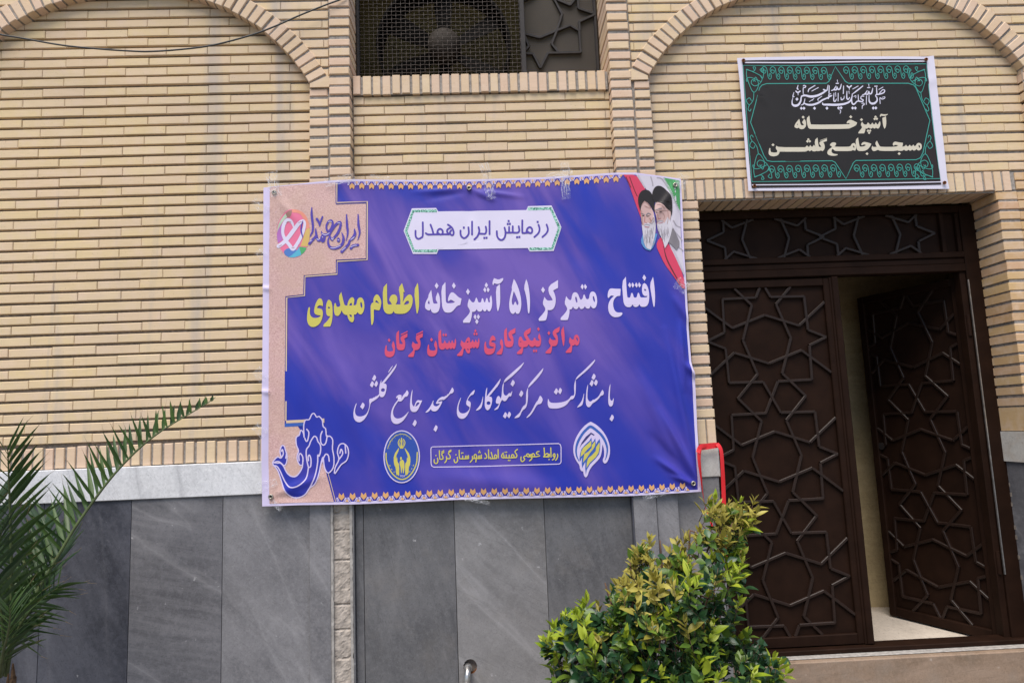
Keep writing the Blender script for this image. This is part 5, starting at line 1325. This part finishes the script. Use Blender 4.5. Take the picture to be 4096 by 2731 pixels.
for q, w in (('250,400 234,480 248,540 300,560 360,538 402,470 415,390 470,345', [10,22,40,52,46,34,28,22]), ('420,372 500,362 600,383 720,365 820,320 900,268', [26,40,52,48,42,28]), ('850,248 910,266 925,215 936,160', [34,26,20,14]), ('958,175 955,322', [20,22]),
             ('548,292 560,242 600,215 682,165', [16,24,22,18]), ('618,276 745,208', [16,18]), ('452,328 452,220 488,202 500,178 465,162 450,180', [14,20,24,22,20,14]), ('352,158 335,225 352,242', [12,26,22]), ('310,278 345,302 388,278', 30), ('348,300 352,355', [22,10]),
             ('268,302 250,380 278,382', [12,22,14]), ('412,548 460,522 485,425', [14,26,14]), ('470,512 540,540 640,540 740,508 830,450 900,420 1002,370', [26,38,42,42,36,30,22]), ('1012,362 962,378 938,425', [18,26,26]), ('990,325 950,350 952,385', [16,20,18]),
             ('570,480 610,458 630,440;', 14), ('600,462 632,450 660,420', 14), ('745,462 740,432 815,378', [14,20,14]), ('828,508 845,538 950,542 1100,545 1250,528 1360,480 1402,400 1410,330', [20,36,46,48,44,36,26,16]), ('1412,335 1500,270 1615,178', [14,28,22]), ('1420,236 1525,178', [16,18]),
             ('1000,268 1050,245 1090,180', [16,26,18]), ('1055,250 1098,250 1112,195 1130,242 1172,228 1196,140', [26,30,22,28,30,16]), ('1095,128 1140,125', 22), ('1118,60 1122,108', [16,10]), ('1240,178 1235,325', [20,20]),
             ('1052,318 1048,455 1075,478 1102,430', [16,26,26,14]), ('1082,305 1090,385', [16,10]), ('1135,320 1133,472', [18,18]), ('1188,400 1200,448 1245,420 1252,375', [14,24,18,14]), ('1306,280 1303,408 1330,438 1360,398', [16,28,28,16]), ('1345,278 1350,330', [16,10]),
             ('1312,176 1348,204 1392,172', 30), ('1350,200 1353,250', [22,10]), ('1400,405 1402,495 1430,535 1470,515 1500,480 1560,468', [16,30,34,28,26,24]), ('1527,352 1532,470', [18,22]), ('1638,378 1590,378 1580,425 1625,450 1605,480 1550,478', [18,22,22,26,28,24]),
             ('1440,385 1480,366 1478,410', 15), ('1605,620 1612,560 1645,540 1635,512 1600,515', [12,18,22,20,16]), ('1690,368 1688,535', [18,18]), ('1610,352 1660,330 1702,268', [16,26,18]), ('1672,335 1716,336 1732,280 1752,330 1790,312 1812,220', [26,30,22,28,30,16]), ('1708,210 1756,208', 20), ('1732,142 1737,190', [16,10]),
             ('1740,350 1740,430 1750,485 1795,518 1850,510 1898,462 1892,400 1868,372 1880,345', [12,22,34,44,44,34,26,22,22]), ('1886,205 1893,330', [18,26]), ('1882,345 1960,332 2030,305 2045,262 2005,252 1940,322', [26,28,26,22,20,18]), ('1930,246 2012,198', [14,16]), ('1850,182 1900,180', 22), ('1960,522 1952,408 1990,430 2042,418 2046,388 1992,402', [14,18,20,18,14,12])):
    pr.stroke(q.strip(';'), [k_*0.86 for k_ in w] if isinstance(w, list) else w*0.86)
for x, y in ((415,610),(467,610),(673,610),(915,610),(1142,608),(1192,604),(1418,608),(1470,608),(1825,606),(1876,604)): pr.dot(x, y, 29, ry=32)
pr.dot(329, 432, 29, ry=33); pr.stroke('1165,640 1186,672 1170,716', [10,14,8])
pr.build('calligraphy', M['sign_text'], sign, label='white Arabic calligraphy in interlaced script')
pr = Print(SS, layer=3).crop(3050, 440, 3.51)
pr.polys('''513,130 470,180 448,220 447,245 480,265 508,252 520,268 545,275 580,268 605,240 613,200 605,160 585,128 553,178 580,215 560,222 535,215 | 478,212 492,195 496,215
567,85 547,107 570,126 590,105
655,83 613,125 632,235 650,265 680,272 1200,270 1250,250 1310,222 1327,182 1250,145 1225,140 1195,155 1180,180 1182,195 1205,185 1225,195 1205,207 690,212 670,195
1235,80 1213,103 1238,124 1258,102
1395,168 1375,212 1395,240 1395,255 1345,315 1345,332 1425,332 1440,300 1445,265 1470,265 1490,250 1510,266 1530,265 1548,250 1565,266 1580,262 1592,250 1610,265 1630,262 1650,230 1655,190 1645,160 1625,195 1620,205 1605,205 1595,185 1582,182 1575,205 1555,205 1545,185 1535,185 1525,207 1505,210 1490,185 1475,182 1462,208 1440,212 1415,200
1385,120 1364,142 1387,162 1408,140
1584,82 1566,100 1586,118 1604,100
1571,110 1553,130 1575,150 1592,128
1602,108 1584,128 1605,148 1622,127
1480,276 1460,297 1480,315 1498,296
1510,275 1492,296 1510,314 1528,294
1495,305 1477,325 1497,343 1514,322
1730,93 1680,118 1690,220 1712,270 1730,240 1738,180
1660,58 1645,85 1650,105 1665,85 1710,92 1750,75 1760,60 1720,68
2195,463 2165,475 2150,505 2130,512 2115,488 2100,510 2080,512 2065,490 2050,512 2030,515 2012,490 2000,512 1940,520 1900,575 1960,578 1985,560 2005,576 2030,575 2045,560 2065,575 2085,573 2098,558 2115,573 2140,572 2158,552 2175,570 2205,572 2228,545 2235,510 2225,480 | 2185,515 2190,495 2205,500 2212,530 2200,535
1970,465 1900,455 1860,446 1835,460 1826,490 1840,507 1860,490 1905,500 1870,520 1665,522 1640,505 1605,432 1580,468 1603,520 1555,522 1545,505 1532,525 1532,555 1550,578 1580,580 1620,560 1650,578 1900,578 1945,540 1968,500
1917,595 1895,616 1918,636 1940,615
1340,388 1303,425 1318,545 1335,572 1365,580 1430,578 1480,555 1525,490 1525,475 1460,455 1420,450 1390,470 1385,495 1400,500 1420,485 1455,495 1420,515 1370,520 1358,505
1467,597 1445,617 1468,637 1488,616
1280,465 1250,480 1235,512 1200,520 1030,520 1010,515 1030,490 1032,470 1010,457 975,460 950,480 945,500 965,510 975,525 930,555 907,590 910,625 950,645 1010,648 1050,638 1055,625 1000,620 970,600 965,570 985,545 1010,575 1040,580 1240,580 1265,565 1300,575 1315,545 1312,500 1300,475 | 1268,515 1275,500 1288,515 1290,535 1278,532
770,392 728,430 742,540 735,560 760,582 800,580 820,570 840,582 865,560 875,520 865,480 850,455 902,440 902,405 800,450 795,480 825,520 800,525 785,510
805,430 902,395 902,400 805,438
190,508 180,545 205,575 200,600 160,605 115,595 105,560 108,540 95,540 82,590 85,630 110,650 155,657 205,645 230,620 238,590 590,590 620,582 640,570 660,585 690,568 705,585 740,585 760,575 740,520 720,492 700,520 685,520 668,495 655,522 640,522 622,500 605,525 580,528 225,528
143,475 122,496 145,516 165,495
640,400 622,417 642,434 660,416
627,425 609,445 630,465 648,445
660,425 643,443 662,463 680,443''')
pr.build('lettering', M['sign_cream'], sign, label='two cream bold Persian lines')
for x, y in ((2972,245),(3702,241),(3016,747),(3775,733)): grommet(x, y, SS, sign, M['rust'], 0.010, 'screw')
# ------------------------------------------------------------------ cable, pipe, ribbon
random.seed(21)
mb = MB()
cp = catmull([P(u, v, y) for u, v, y in ((-260,60,-0.10),(-80,120,-0.10),(0,139,-0.10),(90,154,-0.105),(250,182,-0.11),(400,197,-0.115),(520,205,-0.12),(600,207,-0.12),(720,199,-0.12),(850,182,-0.115),(1000,143,-0.105),(1100,106,-0.10),(1200,62,-0.09),(1300,22,-0.08),(1370,-4,-0.07),(1395,-20,-0.065))], 6)
mb.tube([Vector(p) for p in cp], 0.0045, 8)
o = mb.build('cable', M['cable'], None, smooth=True); tag(o, 'thin black cable sagging across the top of the left arch', 'cable')
# tap pipe: stub out of the hole, elbow, run down
pipe = thing('water_pipe', 'short galvanised water pipe elbow coming out of a hole in the grey marble', 'pipe')
hx, hz = HX - 0.010, HZ - 0.004
el = [(hx, 0.06, hz), (hx, -0.02, hz)] + [(hx-0.001*i, -0.02-0.042*sin(pi/2*i/6), hz-0.042*(1-cos(pi/2*i/6))) for i in range(1, 7)] + [(hx-0.008, -0.063, hz-0.085)]
mb = MB(); mb.tube(el, [0.0135,0.0135]+[0.0165]*7, 16); mb.build('elbow', M['galv'], pipe, smooth=True)
mb = MB(); mb.tube([(hx,-0.014,hz),(hx,-0.03,hz)], [0.0205,0.0205], 16); mb.build('collar', M['galv'], pipe); mb = MB(); mb.tube([(hx-0.007,-0.0625,hz-0.052),(hx-0.0075,-0.063,hz-0.066)], 0.0205, 16); mb.build('collar', M['galv'], pipe)
mb = MB(); mb.tube([(hx-0.008,-0.063,hz-0.075),(hx-0.012,-0.063,0.0)], 0.0135, 14); mb.build('riser', M['galv'], pipe, smooth=True)
# red ribbon tied round the stone block
t = NT('red_satin'); t.set(Base_Color=(0.62,0.012,0.018), Roughness=0.38); t.b.inputs["Specular IOR Level"].default_value = 0.5
def ribbon(mb, pts, w):
    """satin strip: each entry is (u, v, Y, turn) in photo pixels, turn twists it about its run"""
    pts = catmull(pts, 6); n = len(pts); vs = []
    q = [P(p[0], p[1], p[2]) for p in pts]
    for i in range(n):
        tdir = (q[min(i+1,n-1)]-q[max(i-1,0)]).normalized(); a = tdir.cross(Vector((0,1,0))).normalized(); b = Vector((0,1,0))
        e = (a*cos(pts[i][3])+b*sin(pts[i][3]))*w/2
        vs += [q[i]-e, q[i]+e*0.1+Vector((0,-0.001,0)), q[i]+e]
    mb.add(vs, [(i*3+j, i*3+j+1, i*3+j+4, i*3+j+3) for i in range(n-1) for j in range(2)])
mb = MB()
ribbon(mb, [(2792,1810,-0.09,0.2),(2802,1786,-0.075,0.1),(2830,1781,-0.055,0.0),(2858,1778,-0.05,0.0),(2872,1779,-0.06,0.1)], 0.021)
ribbon(mb, [(2868,1774,-0.062,0.3),(2884,1800,-0.075,0.35),(2890,1870,-0.08,0.25),(2894,1960,-0.08,0.15),(2897,2060,-0.085,0.1),(2903,2160,-0.09,0.2),(2910,2260,-0.10,0.5),(2922,2330,-0.11,0.9)], 0.022)
ribbon(mb, [(2801,1783,-0.078,0.2),(2796,1830,-0.09,0.4),(2803,1900,-0.095,0.8),(2812,1975,-0.10,1.1),(2822,2030,-0.11,1.2),(2838,2065,-0.13,0.8),(2850,2110,-0.15,0.9)], 0.022)
mb.add([P(2800,1776,-0.056),P(2868,1773,-0.056),P(2872,1790,-0.057),P(2806,1800,-0.057)],[(0,1,2,3)])
o = mb.build('ribbon', t.mat, None, smooth=True, recalc=False); tag(o, 'glossy red satin ribbon looped round the marble block beside the banner', 'ribbon')

# ------------------------------------------------------------------ ground
mb = MB(); mb.add([(-60,-60,0),(60,-60,0),(60,60,0),(-60,60,0)],[(0,1,2,3)])
g = mb.build('ground', M['ground'], None, recalc=False); g['kind'] = 'structure'

# ------------------------------------------------------------------ palm
def leaf_mat(name, c0, c1, rough=0.4, sub=0.0, spec=0.4):
    t = NT(name); g = t.n("ShaderNodeNewGeometry"); v = t.coord(); f = t.noise(v, 30, 3)
    c = t.ramp(g.outputs["Random Per Island"], [(0.0, c0), (1.0, c1)])
    c = t.mix(t.ramp(f, [(0.4, 0.0), (0.75, 0.35)]), c, tuple(k*0.7 for k in c0))
    t.set(Base_Color=c, Roughness=rough); t.b.inputs["Specular IOR Level"].default_value = spec
    if sub:
        tl = t.n("ShaderNodeBsdfTranslucent"); mx = t.n("ShaderNodeMixShader"); mx.inputs[0].default_value = sub
        t.l(c, tl.inputs[0]); t.l(t.b.outputs[0], mx.inputs[1]); t.l(tl.outputs[0], mx.inputs[2]); t.l(mx.outputs[0], t.out.inputs[0])
    return t.mat
M['palm'] = leaf_mat('palm_leaflet', (0.026,0.064,0.018), (0.078,0.145,0.032), 0.42, 0.14, 0.5)
M['palm_blue'] = leaf_mat('palm_leaflet_old', (0.028,0.062,0.028), (0.066,0.112,0.052), 0.45, 0.12, 0.5)
M['palm_tip'] = plain('dry_tip', (0.25,0.17,0.09), 0.8)
M['rachis'] = plain('palm_rachis', (0.075,0.10,0.035), 0.5, 0.4, nz=0.3)
M['bark'] = plain('palm_fibre', (0.10,0.06,0.035), 0.95, 0.1, nz=0.5, nscale=50, bump=0.8)
palm = thing('palm_plant', 'young feather palm with long green fronds at the left edge before the marble', 'palm')
def frond(path, depth, nl, l0, l1, dirs, mat, r0=0.008, seed=0, start=0.1, droop=0.25, fan=True):
    """path: photo pixels of the rachis; depth: (Y at base, Y at tip); dirs: leaflet directions (dx, dy in the picture, toward-camera) for each side at base and tip"""
    rnd = random.Random(seed); n = len(path)
    pts = catmull([P(u, v, depth[0]+(depth[1]-depth[0])*i/(n-1)) for i, (u, v) in enumerate(path)], 10)
    pts = [Vector(p) for p in pts]; k = len(pts); mb = MB()
    mb.tube(pts, [r0*(1-0.85*i/(k-1)) for i in range(k)], 6, 1)
    L = [0]
    for a, b in zip(pts[:-1], pts[1:]): L.append(L[-1]+(b-a).length)
    def at(t):
        d = t*L[-1]
        for i in range(k-1):
            if d <= L[i+1]: break
        q = (d-L[i])/max(1e-6, L[i+1]-L[i]); return pts[i].lerp(pts[i+1], q), (pts[i+1]-pts[i]).normalized()
    for s in (0, 1):
        for j in range(nl):
            t = start+(0.995-start)*(j+0.5*s+rnd.uniform(-0.15,0.15))/nl; p, tg = at(min(0.999, max(0, t)))
            d0, d1 = dirs[s]; dd = [d0[i]+(d1[i]-d0[i])*t for i in range(3)]
            d = (AX_R*dd[0] + AX_U*dd[1] - AX_F*dd[2]).normalized()
            d = (d + tg*(0.06+(0.75*t**8 if fan else 0.45*t*t*t)) + Vector((rnd.gauss(0,.06), rnd.gauss(0,.06), rnd.gauss(0,.06)))).normalized()
            ln = (l0*(sin(pi*min(1, 0.25+0.75*t)**0.8) if not fan else 0.62+0.38*sin(pi*t)) + l1)*rnd.uniform(0.88, 1.1)*(1.0 if t < 0.85 or fan else 1-0.45*(t-0.85)/0.15)
            w = 0.0205*rnd.uniform(0.8, 1.2)
            sd = d.cross(tg).normalized(); up = sd.cross(d).normalized()
            inpl = (tg - d*tg.dot(d)).normalized(); sd = (inpl*0.85 + sd*0.52*(1 if s else -1)).normalized(); up = sd.cross(d).normalized()
            m = 6; vs = []
            dr = Vector((rnd.gauss(0,.03), rnd.gauss(0,.03), -droop*rnd.uniform(0.3,1.0)))
            for i in range(m+1):
                q = i/m; c = p + d*(ln*q) + dr*(ln*q*q*0.5); ww = w*(0.45+1.6*q if q < 0.3 else (1-q)**0.75*1.22)*0.5
                fold = up*ww*0.4
                vs += [c - sd*ww + fold, c, c + sd*ww + fold]
            mb.add(vs, [(i*3+a, i*3+a+1, i*3+a+4, i*3+a+3) for i in range(m) for a in (0,1)], 0)
            if rnd.random() < 0.5:
                tip = p + d*ln + dr*(ln*0.5); e = (d + dr).normalized()
                mb.tube([tip - e*0.012, tip + e*0.028 + Vector((rnd.gauss(0,.006),0,rnd.gauss(0,.006)))], [0.0009,0.0003], 3, 2)
    o = mb.build('frond', [mat, M['rachis'], M['palm_tip']], palm, smooth=True, recalc=False)
    return o
UPL, UP = ((-0.62,0.80,0.1),(-0.25,0.95,0.0)), ((-0.30,0.92,-0.55),(0.05,1.0,-0.4))
frond([(12,2690),(40,2600),(71,2521),(141,2379),(228,2230),(298,2112),(369,2010),(440,1916),(518,1830),(597,1759),(675,1704),(754,1657),(832,1610),(862,1588)], (-0.62,-0.30), 30, 0.20, 0.04,
      (((-0.95,0.60,0.15),(-0.35,0.85,0.1)), ((-0.75,0.70,-0.4),(-0.10,0.80,-0.25))), M['palm'], 0.010, 1, 0.12, 0.05, False)
frond([(25,2700),(45,2560),(47,2400),(46,2240),(42,2090),(37,1950),(33,1850),(31,1786)], (-0.66,-0.95), 27, 0.24, 0.03, (((-0.85,0.35,0.25),(-0.75,0.75,0.1)), ((0.85,0.40,0.25),(0.75,0.75,0.1))), M['palm'], 0.009, 2, 0.08, 0.12)
frond([(15,2700),(60,2560),(110,2440),(170,2330),(225,2240),(270,2170)], (-0.6,-0.42), 17, 0.17, 0.03, (((-0.5,0.8,0.2),(-0.3,0.95,0.1)), ((0.85,0.30,0.2),(0.6,0.7,0.1))), M['palm_blue'], 0.008, 3, 0.2, 0.2)
frond([(5,2700),(-10,2560),(-30,2400),(-40,2200),(-30,2050),(0,1960)], (-0.6,-0.55), 20, 0.22, 0.03, (((-0.9,0.3,0.2),(-0.6,0.8,0.1)), ((0.85,0.50,0.1),(0.7,0.7,0.0))), M['palm_blue'], 0.008, 4, 0.1, 0.2)
frond([(10,2690),(55,2520),(95,2370),(135,2240),(165,2130),(185,2060)], (-0.55,-0.30), 18, 0.17, 0.03, (((-0.8,0.5,0.1),(-0.5,0.8,0.0)), ((0.8,0.55,0.1),(0.6,0.8,0.0))), M['palm_blue'], 0.007, 5, 0.2, 0.2)
frond([(8,2700),(30,2600),(80,2500),(140,2420),(200,2370),(250,2340)], (-0.68,-0.8), 15, 0.16, 0.03, (((-0.3,0.9,0.2),(-0.1,0.95,0.1)), ((0.8,-0.3,0.2),(0.9,0.2,0.2))), M['palm'], 0.007, 6, 0.3, 0.2)
frond([(0,2700),(-40,2500),(-90,2300),(-150,2120),(-240,1980),(-330,1900)], (-0.62,-0.5), 20, 0.22, 0.03, (((-0.9,0.3,0.2),(-0.5,0.5,0.1)), ((0.7,0.6,0.1),(0.7,0.7,0.0))), M['palm'], 0.008, 7, 0.12, 0.2)
frond([(2,2705),(15,2600),(5,2450),(-10,2300),(-5,2180),(20,2080)], (-0.7,-1.1), 20, 0.20, 0.03, (((-0.9,0.3,0.2),(-0.5,0.8,0.1)), ((0.85,0.45,0.2),(0.6,0.75,0.1))), M['palm_blue'], 0.007, 8, 0.1, 0.15)
frond([(0,2705),(10,2620),(30,2540),(40,2470),(38,2420)], (-0.75,-1.15), 15, 0.19, 0.03, (((-0.9,0.3,0.2),(-0.5,0.8,0.1)), ((0.80,0.5,0.2),(0.5,0.8,0.1))), M['palm'], 0.007, 9, 0.1, 0.15)
tb = P(18, 2700, -0.62); mb = MB(); rnd = random.Random(4)
mb.tube([(tb.x-0.02,tb.y,0.0),(tb.x-0.015,tb.y,0.2),(tb.x-0.02,tb.y,tb.z-0.09),(tb.x-0.01,tb.y,tb.z-0.05)], [0.075,0.07,0.06,0.035], 14)
for i in range(46):                            # old frond stubs and fibre
    a = rnd.uniform(0, 2*pi); z = rnd.uniform(0.05, tb.z-0.09); q = Vector((cos(a), sin(a), 0))
    b0 = Vector((tb.x-0.022, tb.y, z)) + q*0.055
    mb.tube([b0, b0+q*0.03+Vector((0,0,0.05)), b0+q*rnd.uniform(0.02,0.05)+Vector((0,0,rnd.uniform(0.08,0.14)))], [0.014,0.011,0.003], 5)
mb.build('trunk', M['bark'], palm)

# ------------------------------------------------------------------ shrub
M['lime'] = leaf_mat('young_lime_leaf', (0.22,0.31,0.016), (0.40,0.46,0.045), 0.42, 0.22, 0.35)
M['olive'] = leaf_mat('bronze_leaf', (0.27,0.24,0.04), (0.46,0.40,0.09), 0.45, 0.18, 0.3)
M['mid'] = leaf_mat('green_leaf', (0.06,0.125,0.020), (0.15,0.23,0.03), 0.38, 0.15, 0.4)
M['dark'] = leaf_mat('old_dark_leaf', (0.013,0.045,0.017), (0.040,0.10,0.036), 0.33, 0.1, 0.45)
M['twig'] = plain('brown_twig', (0.13,0.075,0.05), 0.85, 0.2, nz=0.3, nscale=40)
shrub = thing('shrub', 'leafy shrub with lime and bronze new leaves in front of the door and grey marble', 'shrub')
sil = [(2000+x/1.8867, 1900+y/1.8867) for x, y in rs('330,1620 380,1450 300,1250 380,1100 480,1010 600,960 690,1000 720,960 790,820 850,760 960,740 960,590 1050,480 1200,430 1330,440 1430,400 1500,340 1620,320 1560,200 1640,150 1730,220 1800,240 1940,190 2000,280 1870,400 1880,500 1860,620 1910,700 1860,850 1880,960 1790,1010 1760,1150 1900,1190 2010,1210 2060,1300 2140,1340 2210,1460 2140,1520 2160,1640')]
def inside(x, y):
    c = False; j = len(sil)-1
    for i in range(len(sil)):
        xi, yi = sil[i]; xj, yj = sil[j]
        if (yi > y) != (yj > y) and x < (xj-xi)*(y-yi)/(yj-yi)+xi: c = not c
        j = i
    return c
def edge_d(x, y):
    m = 1e9
    for i in range(len(sil)-1):
        a, b = sil[i], sil[i+1]; dx, dy = b[0]-a[0], b[1]-a[1]; t_ = max(0, min(1, ((x-a[0])*dx+(y-a[1])*dy)/(dx*dx+dy*dy)))
        m = min(m, hypot(x-a[0]-t_*dx, y-a[1]-t_*dy))
    return m
rnd = random.Random(33); SH = MB()
def one_leaf(p, d, nrm, ln, wd, mi, curl, fold):
    d = d.normalized(); s_ = d.cross(nrm).normalized(); n_ = s_.cross(d).normalized()
    prof = ((0.0,0.02),(0.16,0.30),(0.38,0.50),(0.62,0.44),(0.84,0.20),(1.0,0.0)); vs = []
    for q, w in prof:
        c = p + d*(ln*q) - n_*(curl*ln*q*q); e = wd*w
        vs += [c - s_*e + n_*(e*fold), c, c + s_*e + n_*(e*fold)]
    SH.add(vs, [(i*3+a, i*3+a+1, i*3+a+4, i*3+a+3) for i in range(5) for a in (0,1)], mi)
cx0, base = 2600, P(2620, 2700, -0.78)
def whorl(u, v, Y, mi, size, tight, straight=False):
    """a leafy shoot: its tip at the picture point, leaf pairs down the stem, the young ones at the tip"""
    p = P(u, v, Y)
    out = Vector(((u-2620)/800+rnd.gauss(0,.30), -0.45+rnd.gauss(0,.35), 0.95+rnd.gauss(0,.25))).normalized()
    if straight: out = (out + Vector((0,0,0.6))).normalized()
    a = out.cross(Vector((0.3,0.9,0.2))).normalized(); b = out.cross(a); ph = rnd.uniform(0, 6.28)
    n = rnd.randint(4, 6); d = 0.0
    for j in range(n):
        th = ph + (j%2)*pi/2 + rnd.gauss(0,.2)
        op = (0.30, 0.60, 0.85, 1.0, 1.1, 1.2)[j]; sz = size*(0.72, 1.08, 1.2, 1.1, 0.95, 0.9)[j]
        m_ = mi if j < (4 if mi == 1 else 3) else (2 if mi < 2 and (j == 3 or rnd.random() < 0.6) else 3)
        for e in (0, pi):
            if rnd.random() < 0.06: continue
            dr = (a*cos(th+e)+b*sin(th+e))*sin(op+rnd.gauss(0,.12)) + out*cos(op+rnd.gauss(0,.12)) + Vector((rnd.gauss(0,.12), rnd.gauss(0,.12), -0.10*j*0.5+rnd.gauss(0,.1)))
            ln = sz*rnd.uniform(0.7, 1.2)
            one_leaf(p-out*d, dr, out+Vector((rnd.gauss(0,.2), rnd.gauss(0,.2), rnd.gauss(0,.2))), ln, ln*(rnd.uniform(0.32,0.44) if m_ < 2 else rnd.uniform(0.46,0.62)), m_, rnd.uniform(-0.1,0.35), rnd.uniform(0.15,0.6))
        d += rnd.uniform(0.014, 0.026)
    SH_ST.append((p, p-out*(d+0.02)))
    return p-out*(d+0.02), out
SH_ST = []
def zone(u, v):
    x, y = (u-2000)*1.8867, (v-1900)*1.8867
    r = rnd.random()
    if y < 560 or (x < 1150 and x > 690 and y < 1020) or (x < 1300 and 430 < y < 1000 and x > 690): return 'olive' if r < 0.84 else ('mid' if r < 0.92 else 'lime')
    if y < 900 and x > 1180: return 'lime' if r < 0.5 else ('olive' if r < 0.66 else 'mid' if r < 0.9 else 'dark')
    if x < 720 and y < 1320: return 'lime' if r < 0.48 else ('mid' if r < 0.8 else 'dark')
    if y > 1180 and 1000 < x < 1750: return 'lime' if r < 0.45 else ('mid' if r < 0.7 else 'dark')
    if y > 1180 and x > 1750: return 'mid' if r < 0.45 else ('lime' if r < 0.55 else 'dark')
    return 'dark' if r < 0.46 else ('mid' if r < 0.78 else 'olive' if r < 0.84 else 'lime')
MI = {'lime':0,'olive':1,'mid':2,'dark':3}
tips = []; cnt = 0
while cnt < 400:
    u, v = rnd.uniform(2150, 3180), rnd.uniform(1970, 2790)
    if not inside(u, v): continue
    if edge_d(u, v) < 14: continue
    e = edge_d(u, v); bulge = min(1.0, e/190.0)**0.6
    zk = zone(u, v)
    front = rnd.random() < 0.55
    Y = -0.62 - 0.36*bulge*(1 if front else rnd.uniform(0.0,0.7)) + rnd.gauss(0,.03)
    if v < 2260: Y = -0.52 - 0.16*bulge + rnd.gauss(0,.04)
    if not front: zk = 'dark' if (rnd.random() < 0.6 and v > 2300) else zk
    size = {'lime':0.056,'olive':0.049,'mid':0.046,'dark':0.043}[zk]*rnd.uniform(0.8,1.15)
    p, out = whorl(u, v, Y, MI[zk], size, 1, zk == 'lime'); tips.append((p, out)); cnt += 1
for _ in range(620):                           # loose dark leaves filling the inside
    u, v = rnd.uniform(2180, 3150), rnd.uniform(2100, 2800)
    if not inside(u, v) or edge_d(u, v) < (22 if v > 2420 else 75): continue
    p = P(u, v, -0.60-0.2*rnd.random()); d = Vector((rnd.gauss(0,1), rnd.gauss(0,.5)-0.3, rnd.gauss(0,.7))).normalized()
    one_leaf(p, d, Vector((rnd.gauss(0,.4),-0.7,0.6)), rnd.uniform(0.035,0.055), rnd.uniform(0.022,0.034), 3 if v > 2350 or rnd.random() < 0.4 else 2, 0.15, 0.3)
for u, v, Y in ((2200,2560,-0.7),(2180,2580,-0.7),(2300,2460,-0.7),(2330,2420,-0.68),(2215,2500,-0.7),(2250,2480,-0.7),(2345,2400,-0.66),(3120,2660,-0.75),(3150,2690,-0.75),(3090,2630,-0.75),(2830,2005,-0.5),(2845,2030,-0.5),(2655,2030,-0.5),(2860,2000,-0.5),(2915,2015,-0.5),(2960,2010,-0.5),(3015,2005,-0.5),(2990,2040,-0.5),(2870,2040,-0.52),(2945,2050,-0.5),(2900,2080,-0.52)):
    if u > 2700 or u < 2400: p, out = whorl(u, v, Y, 0 if u < 2400 else 1 if rnd.random() < 0.55 else 0, 0.055, 1.0, True); tips.append((p, out))
SH.build('foliage', [M['lime'], M['olive'], M['mid'], M['dark']], shrub, smooth=True, recalc=False)
mb = MB(); bx, by = base.x, -0.70
mains = []
for k in range(9):
    u, v = ((2300,2420),(2420,2330),(2520,2250),(2640,2160),(2760,2120),(2850,2140),(2930,2090),(2800,2350),(3050,2560))[k]
    q = P(u, v, -0.6); s0 = Vector((bx+0.03*cos(k), by+0.03*sin(k), 0.0)); mid_ = s0.lerp(q, 0.5)+Vector((rnd.gauss(0,.05), rnd.gauss(0,.04), 0.03))
    pts = [Vector(p) for p in catmull([s0, mid_, q], 8)]; mb.tube(pts, [0.012*(1-0.75*i/(len(pts)-1)) for i in range(len(pts))], 6); mains.append(pts)
allp = [p for m in mains for p in m[6:]]
for i, (p, out) in enumerate(tips):
    n_ = min(allp, key=lambda r: (r-p).length); mb.tube([n_, n_.lerp(p, 0.55)+Vector((rnd.gauss(0,.012), 0, -0.012)), p], [0.0042,0.003,0.0016], 4)
for p, q in SH_ST: mb.tube([q, p], [0.0018, 0.0007], 4)
mb.build('stems', M['twig'], shrub, smooth=True)
